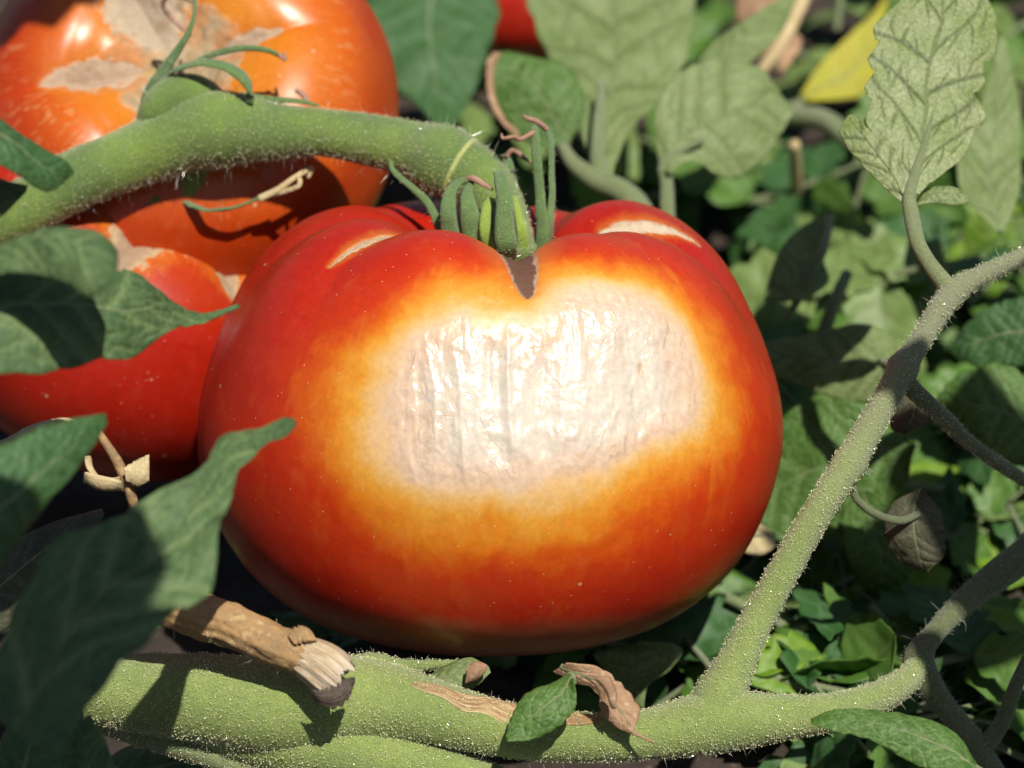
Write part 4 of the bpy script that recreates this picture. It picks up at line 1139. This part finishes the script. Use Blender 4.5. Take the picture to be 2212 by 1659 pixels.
leaf('mid green leaf at the right edge below the forked stalk', (2160, 900, 68), [
    dict(A=z([(2260, 860), (2180, 790), (2090, 800), (2030, 850), (2020, 880)], 68, 69), B=z([(2260, 1010), (2180, 1000), (2110, 960), (2060, 910), (2024, 884)], 67.5, 69), mat='leaf', bulge=.08, wave=.08, seed=99, teeth=.12)],)
leaf('dark drooping leaf at the right edge beside the forked stalk', (2250, 700, 69), [
    dict(A=z([(2270, 640), (2180, 650), (2100, 690), (2050, 760)], 69.5, 70.5), B=z([(2270, 800), (2190, 790), (2110, 790), (2055, 765)], 69, 70.5), mat='leaf_dark', bulge=.08, wave=.08, seed=103, teeth=.1)],)
leaf('pale broad leaf standing behind the sharp veined leaf', (2150, 480, 71), [
    dict(A=z([(2150, 500), (2080, 420), (2070, 320), (2120, 220), (2160, 80)], 71, 74), B=z([(2170, 500), (2200, 420), (2205, 330), (2200, 220), (2170, 80)], 71, 74), mat='leaf_pale', bulge=.06, wave=.1, seed=105)])
leaf('folded grey green leaf standing upright right of the middle tomato', (1680, 660, 71), [
    dict(A=z([(1650, 650), (1665, 590), (1690, 530), (1730, 490), (1790, 460)], 71, 72), B=z([(1740, 650), (1790, 610), (1780, 560), (1785, 510), (1795, 462)], 70.5, 72), mat='leaf_pale', bulge=.15, seed=107)],
    [(1700, 690, 71, 8), (1770, 560, 70.6, 10), (1795, 470, 71.6, 8)])
leaf('lime green triangular leaf between the stalk fork and the middle tomato', (1850, 640, 76), [
    dict(A=z([(1850, 660), (1850, 600), (1900, 560), (1970, 520), (2000, 540)], 77), B=z([(1870, 670), (1950, 690), (2030, 680), (2070, 640), (2010, 540)], 76), mat='leaf_lime', bulge=.06, wave=.1, seed=109)])
leaf('small lime green leaf right of the veined leaf stalk', (2130, 640, 78), [
    dict(A=z([(2120, 640), (2090, 560), (2080, 490), (2130, 440)], 78), B=z([(2150, 640), (2200, 580), (2190, 500), (2136, 440)], 77.5), mat='leaf_lime', bulge=.06, wave=.1, seed=111)])
stray = thing('leaf_stalk', P(1800, 420, 80), 'pale blurred leaf stalk crossing behind the veined leaf', 'stalk')
stalk('stalk', [(1690, 250, 80, 22), (1780, 260, 79, 24), (1850, 310, 78, 22), (1960, 350, 77.5, 20)], MAT['stalk'], stray)
stray = thing('leaf_stalk', P(1690, 400, 80), 'thin upright tan stalk rising from the bare soil patch', 'stalk')
stalk('stalk', [(1720, 470, 82, 14), (1722, 400, 80.5, 13), (1716, 310, 79, 12)], MAT['straw'], stray)
stray = thing('leaf_stalk', P(1790, 700, 72), 'slim green stalk slanting beside the folded grey green leaf', 'stalk')
stalk('stalk', [(1765, 760, 71.5, 15), (1800, 660, 71.5, 15), (1830, 590, 72, 12)], MAT['stalk'], stray)

# ------------------------------------------------------------------ background foliage: copies of a few compound leaves
def leaflet_mesh(name, L, W, seed):
    r = np.random.default_rng(seed)
    nu, nv = 30, 15
    t = np.linspace(0, 1, nu)
    s_ = np.linspace(-1, 1, nv)
    hw = W * np.sin(math.pi * np.clip(t, 0, 1) ** .78) ** .85
    ph = r.random(2)
    hl = hw * (1 + .30 * (np.abs((t * 4.3 + ph[0]) % 1 - .4) * -2 + .5))
    hr = hw * (1 + .30 * (np.abs((t * 4.1 + ph[1]) % 1 - .4) * -2 + .5))
    bend = r.normal(0, .14)
    cx = L * bend * t ** 2
    X = cx[:, None] + np.where(s_[None] < 0, s_[None] * hl[:, None], s_[None] * hr[:, None])
    Y = (t * L)[:, None] + 0 * X - .12 * np.abs(s_[None]) * hw[:, None]
    Z = -(.10 + .22 * r.random()) * L * (t ** 2)[:, None] + (.05 + .28 * r.random()) * np.abs(s_[None]) * hw[:, None]
    V = np.stack([X, Y, Z], -1)
    q = V.reshape(-1, 3)
    Z2 = (fbm(q * .8 + seed, 3, seed) * .28).reshape(nu, nv)
    V[:, :, 2] += Z2 * np.sin(math.pi * t)[:, None] ** .5
    Tt, Ss = np.meshgrid(t, s_, indexing='ij')
    vf = vein_field(Tt, Ss, 5, wid=.03, twig=False)
    V[:, :, 2] -= vf * .04
    return sheet(V, .028, {'vein': vf}, name)

def petiole_mesh(name, L, seed):
    r = np.random.default_rng(seed)
    n, m = 14, 8
    t = np.linspace(0, 1, n)
    C = np.stack([.12 * L * np.sin(t * 2 + seed), t * L, -.10 * L * t ** 2], 1)
    T, N, B = frames(C)
    a = np.linspace(0, 2 * math.pi, m, endpoint=False)
    rr = .11 * (1 - .6 * t)
    V = C[:, None] + (N[:, None] * np.cos(a)[None, :, None] + B[:, None] * np.sin(a)[None, :, None]) * rr[:, None, None]
    return mesh_np(name, V.reshape(-1, 3), grid_faces(n, m, True), {'t': np.repeat(t, m)}), C

LEAFLETS = {}
def leaflet_for(matname, k):
    key = (matname, k)
    if key not in LEAFLETS:
        L = 3.2 + .5 * (k % 3)
        me = leaflet_mesh('leaflet', L, 1.05 + .13 * (k % 4), 200 + k)
        me.materials.append(MAT[matname])
        LEAFLETS[key] = me
    return LEAFLETS[key]
PETI = []
for k in range(4):
    me, C = petiole_mesh('petiole', 6.0, 300 + k)
    me.materials.append(MAT['stalk'])
    PETI.append((me, C))

def compound_leaf(at, yaw, pitch, roll, scale, mats, rng, label, group, near=None):
    made = []
    root = thing('tomato_leaf', at, label, 'leaf', group)
    nrm = unit(np.array([0, 0, 1.0]) * (1 - pitch) - FWD * pitch + rng.normal(0, .28, 3))
    root.rotation_euler = (Vector(nrm).to_track_quat('Z', 'Y').to_matrix() @ Matrix.Rotation(yaw, 3, 'Z')).to_euler()
    root.scale = (scale,) * 3
    k = int(rng.integers(0, 4))
    me, C = PETI[k]
    o = bpy.data.objects.new('petiole', me)
    COL.objects.link(o); o.parent = root
    made.append(o)
    spots = [(1.0, 0, 1.0), (.72, 1, .85), (.74, -1, .85), (.42, 1, .62), (.45, -1, .62)]
    for (t, sd, sc) in spots:
        i = int(t * (len(C) - 1))
        o = bpy.data.objects.new('leaflet', leaflet_for(mats[int(rng.integers(0, len(mats)))], int(rng.integers(0, 6))))
        COL.objects.link(o); o.parent = root
        o.location = Vector(C[i] * CM)
        o.rotation_euler = (rng.normal(-.1, .25), rng.normal(0, .3), -sd * rng.uniform(.8, 1.25) + rng.normal(0, .15))
        o.scale = (sc * rng.uniform(.85, 1.1),) * 3
        made.append(o)
    if near is not None:
        for o in list(made):
            me = o.data
            co = np.empty(len(me.vertices) * 3)
            me.vertices.foreach_get('co', co)
            mw = np.array(root.matrix_basis @ o.matrix_basis)
            W = co.reshape(-1, 3)[::7] @ mw[:3, :3].T + mw[:3, 3]
            if near(project(W / CM)):
                made.remove(o)
                bpy.data.objects.remove(o)
        if not any(o.name.startswith('leaflet') for o in made):
            for o in made:
                bpy.data.objects.remove(o)
            bpy.data.objects.remove(root)
            return None
    return root

MARKS = [(1150, 200, 'just above the calyx of the middle tomato'), (1350, -60, 'at the top edge behind the tall pale leaf'), (900, 60, 'behind the broad deep green leaf'),
         (1120, -100, 'beside the small far tomato at the top'), (1560, 220, 'behind the rounded pale leaf'), (1620, 20, 'beside the curled brown dry leaf'), (1820, 60, 'beside the bright yellow leaf'),
         (2000, 150, 'behind the sharp veined leaf'), (2190, 60, 'in the top right corner'), (2190, 330, 'at the right edge beside the pale broad leaf'), (1710, 390, 'around the bare soil patch'),
         (1560, 470, 'behind the right shoulder of the middle tomato'), (1740, 540, 'around the folded grey green leaf'), (1900, 600, 'around the lime triangular leaf'), (2140, 520, 'above the right end of the forked stalk'),
         (2190, 740, 'at the right edge below the forked stalk'), (1780, 770, 'under the pale leaf that carries a stalk shadow'), (1760, 1000, 'under the leaf striped by the shoot shadow'), (2010, 930, 'behind the upper end of the slanting shoot'),
         (2000, 1150, 'around the small dark hanging leaf'), (2190, 1050, 'at the right edge above the hairy stem'), (1700, 1280, 'between the middle tomato and the slanting shoot'), (1480, 1420, 'below the right flank of the middle tomato'),
         (1850, 1380, 'right of the slanting shoot above the vine'), (2180, 1380, 'beside the hairy stem'), (1880, 1660, 'below the glossy leaf at the lower right'), (1500, 1680, 'under the vine below its fork'), (1150, 1500, 'in the gap under the middle tomato'),
         (850, 1640, 'under the left part of the vine'), (300, 1350, 'in the dark behind the twig'), (150, 1700, 'in the bottom left corner'), (2180, 1660, 'in the bottom right corner')]
def region(x, y):
    return min(MARKS, key=lambda m: (m[0] - x) ** 2 + (m[1] - y) ** 2)[2]

def too_near(pj):
    lim = np.where(pj[:, 1] < 1250, 70.5, np.where(pj[:, 0] < 1500, 66.5, 63.8))
    return bool((pj[:, 2] < lim).any())

rng = np.random.default_rng(99)
spots = []
for gy in range(12):
    for gx in range(12):
        x = 790 + gx * 138 + rng.uniform(-60, 60)
        y = -160 + gy * 165 + rng.uniform(-70, 70)
        if (x < 1110 and y < 420) or (x < 1230 and y < 160) or (y > 1250 and (950 < x < 1480 or rng.random() < .35)) or (1640 < x < 1830 and 330 < y < 470):
            continue
        spots.append((x, y))
for k in range(9):
    spots.append((rng.uniform(-150, 700), rng.uniform(1250, 1750)))
N_TALL = len(spots)
for k in range(130):
    x, y = rng.uniform(1250, 2300), rng.uniform(150, 1780) if k % 2 else rng.uniform(850, 1780)
    if (x < 1480 and y > 1100) or (1640 < x < 1830 and 330 < y < 470):
        continue
    spots.append((x, y))
for i_, (x, y) in enumerate(spots):
    flat = i_ >= N_TALL
    gd = ground_depth(min(max(y, -200), 1800))
    hide = ((x - 1058) / 600) ** 2 + ((y - 926) / 470) ** 2 < .85
    if hide:
        continue
    h = rng.uniform(.6, min(7.0, max(1.0, (gd - 74.5) * .5)))
    if flat:
        h = rng.uniform(.5, 1.6)
    d = gd - h / math.sin(PITCH)
    at = P(x, y, d)
    if at[2] < .3:
        at[2] = .3
    mats = [['far', 'far_dark', 'far'], ['far', 'far_lime', 'far_pale'], ['far_pale', 'far', 'far_pale'], ['far_dark', 'far'], ['far_dark', 'far_dark', 'far']][int(rng.integers(0, 4)) if not flat else int(rng.choice([0, 3, 4, 1]))]
    reg = region(x, y)
    kind = 'lime tinted' if 'far_lime' in mats else 'greyish' if 'far_pale' in mats else 'deep green' if mats[0] == 'far_dark' else 'plain green'
    compound_leaf(at, rng.uniform(-math.pi, math.pi), rng.uniform(0, .2) if flat else rng.uniform(.05, .5), 0, rng.uniform(.8, 1.15) if flat else rng.uniform(.6, .95) if y < 1150 else rng.uniform(.45, .7), mats, rng,
                  '%s blurred background leaf %s' % (kind, reg), '%s background leaves %s' % (kind, reg), near=too_near)

# ------------------------------------------------------------------ upper leaves of the plant, above the frame, that shade what is below
def overhead(label, x, y, d, dist, L, W, yaw, seed, matname='leaf'):
    c = P(x, y, d) + TO_SUN * dist
    root = thing('tomato_leaf', c, label, 'leaf')
    me = leaflet_mesh('leaflet', L, W, seed)
    me.materials.append(MAT[matname])
    o = bpy.data.objects.new('leaflet', me)
    COL.objects.link(o)
    o.parent = root
    qz = Vector(TO_SUN).to_track_quat('Z', 'Y').to_matrix().to_4x4() @ Matrix.Rotation(yaw, 4, 'Z')
    o.matrix_local = qz @ Matrix.Translation((0, -L / 2 * CM, 0))
overhead('broad leaf above the frame shading the lower left corner', -20, 1420, 51, 25, 7.0, 2.3, 0.5, 401)
overhead('second leaf above the frame shading the left foreground leaves', 60, 1180, 51, 27, 4.6, 1.5, 1.2, 402)
overhead('leaf above the frame shading the dark gap at the right', 2110, 1140, 67, 29, 7.5, 2.2, -0.5, 403)
overhead('narrow leaf above the frame shading the top of the slanting shoot', 1968, 812, 62, 27, 2.6, .75, .9, 406)
overhead('small leaf above the frame shading the lower right stem', 2120, 1560, 63, 26, 4.4, 1.3, .6, 404)
overhead('leaf above the frame shading the top left tomato lobe', 40, -135, 68, 24, 4.5, 1.3, 1.3, 405)

def clear_of_view(at, rad):
    """the leaf neither reaches into the picture nor throws its shadow on what the picture shows"""
    q = at - CAM
    d = q @ FWD
    if d > 5 and abs(q @ RIGHT) < 1106 / FPX * d + rad and abs(q @ UP) < 830 / FPX * d + rad:
        return False
    c = P(1106, 900, 66)
    along = (at - c) @ TO_SUN
    miss = np.linalg.norm((at - c) - TO_SUN * along)
    return along < 0 or miss > 13 + rad * .8
placed = 0  # unseen leaves added on both sides to cut the sky fill
while placed < 70:
    side = placed % 2
    sc_ = rng.uniform(1.0, 1.5)
    at = np.array([rng.uniform(-46, -20) if side == 0 else rng.uniform(20, 46), rng.uniform(-22, 40), rng.uniform(2, 30)])
    if not clear_of_view(at, 9.5 * sc_):
        continue
    placed += 1
    where = ('left', 'right')[side]
    compound_leaf(at, rng.uniform(-math.pi, math.pi), rng.uniform(.0, .7), 0, sc_, ['far', 'far_dark', 'far_dark'], rng,
                  'unseen leaf added to block skylight outside the %s side of the frame' % where, 'added skylight blocking leaves outside the %s side' % where)
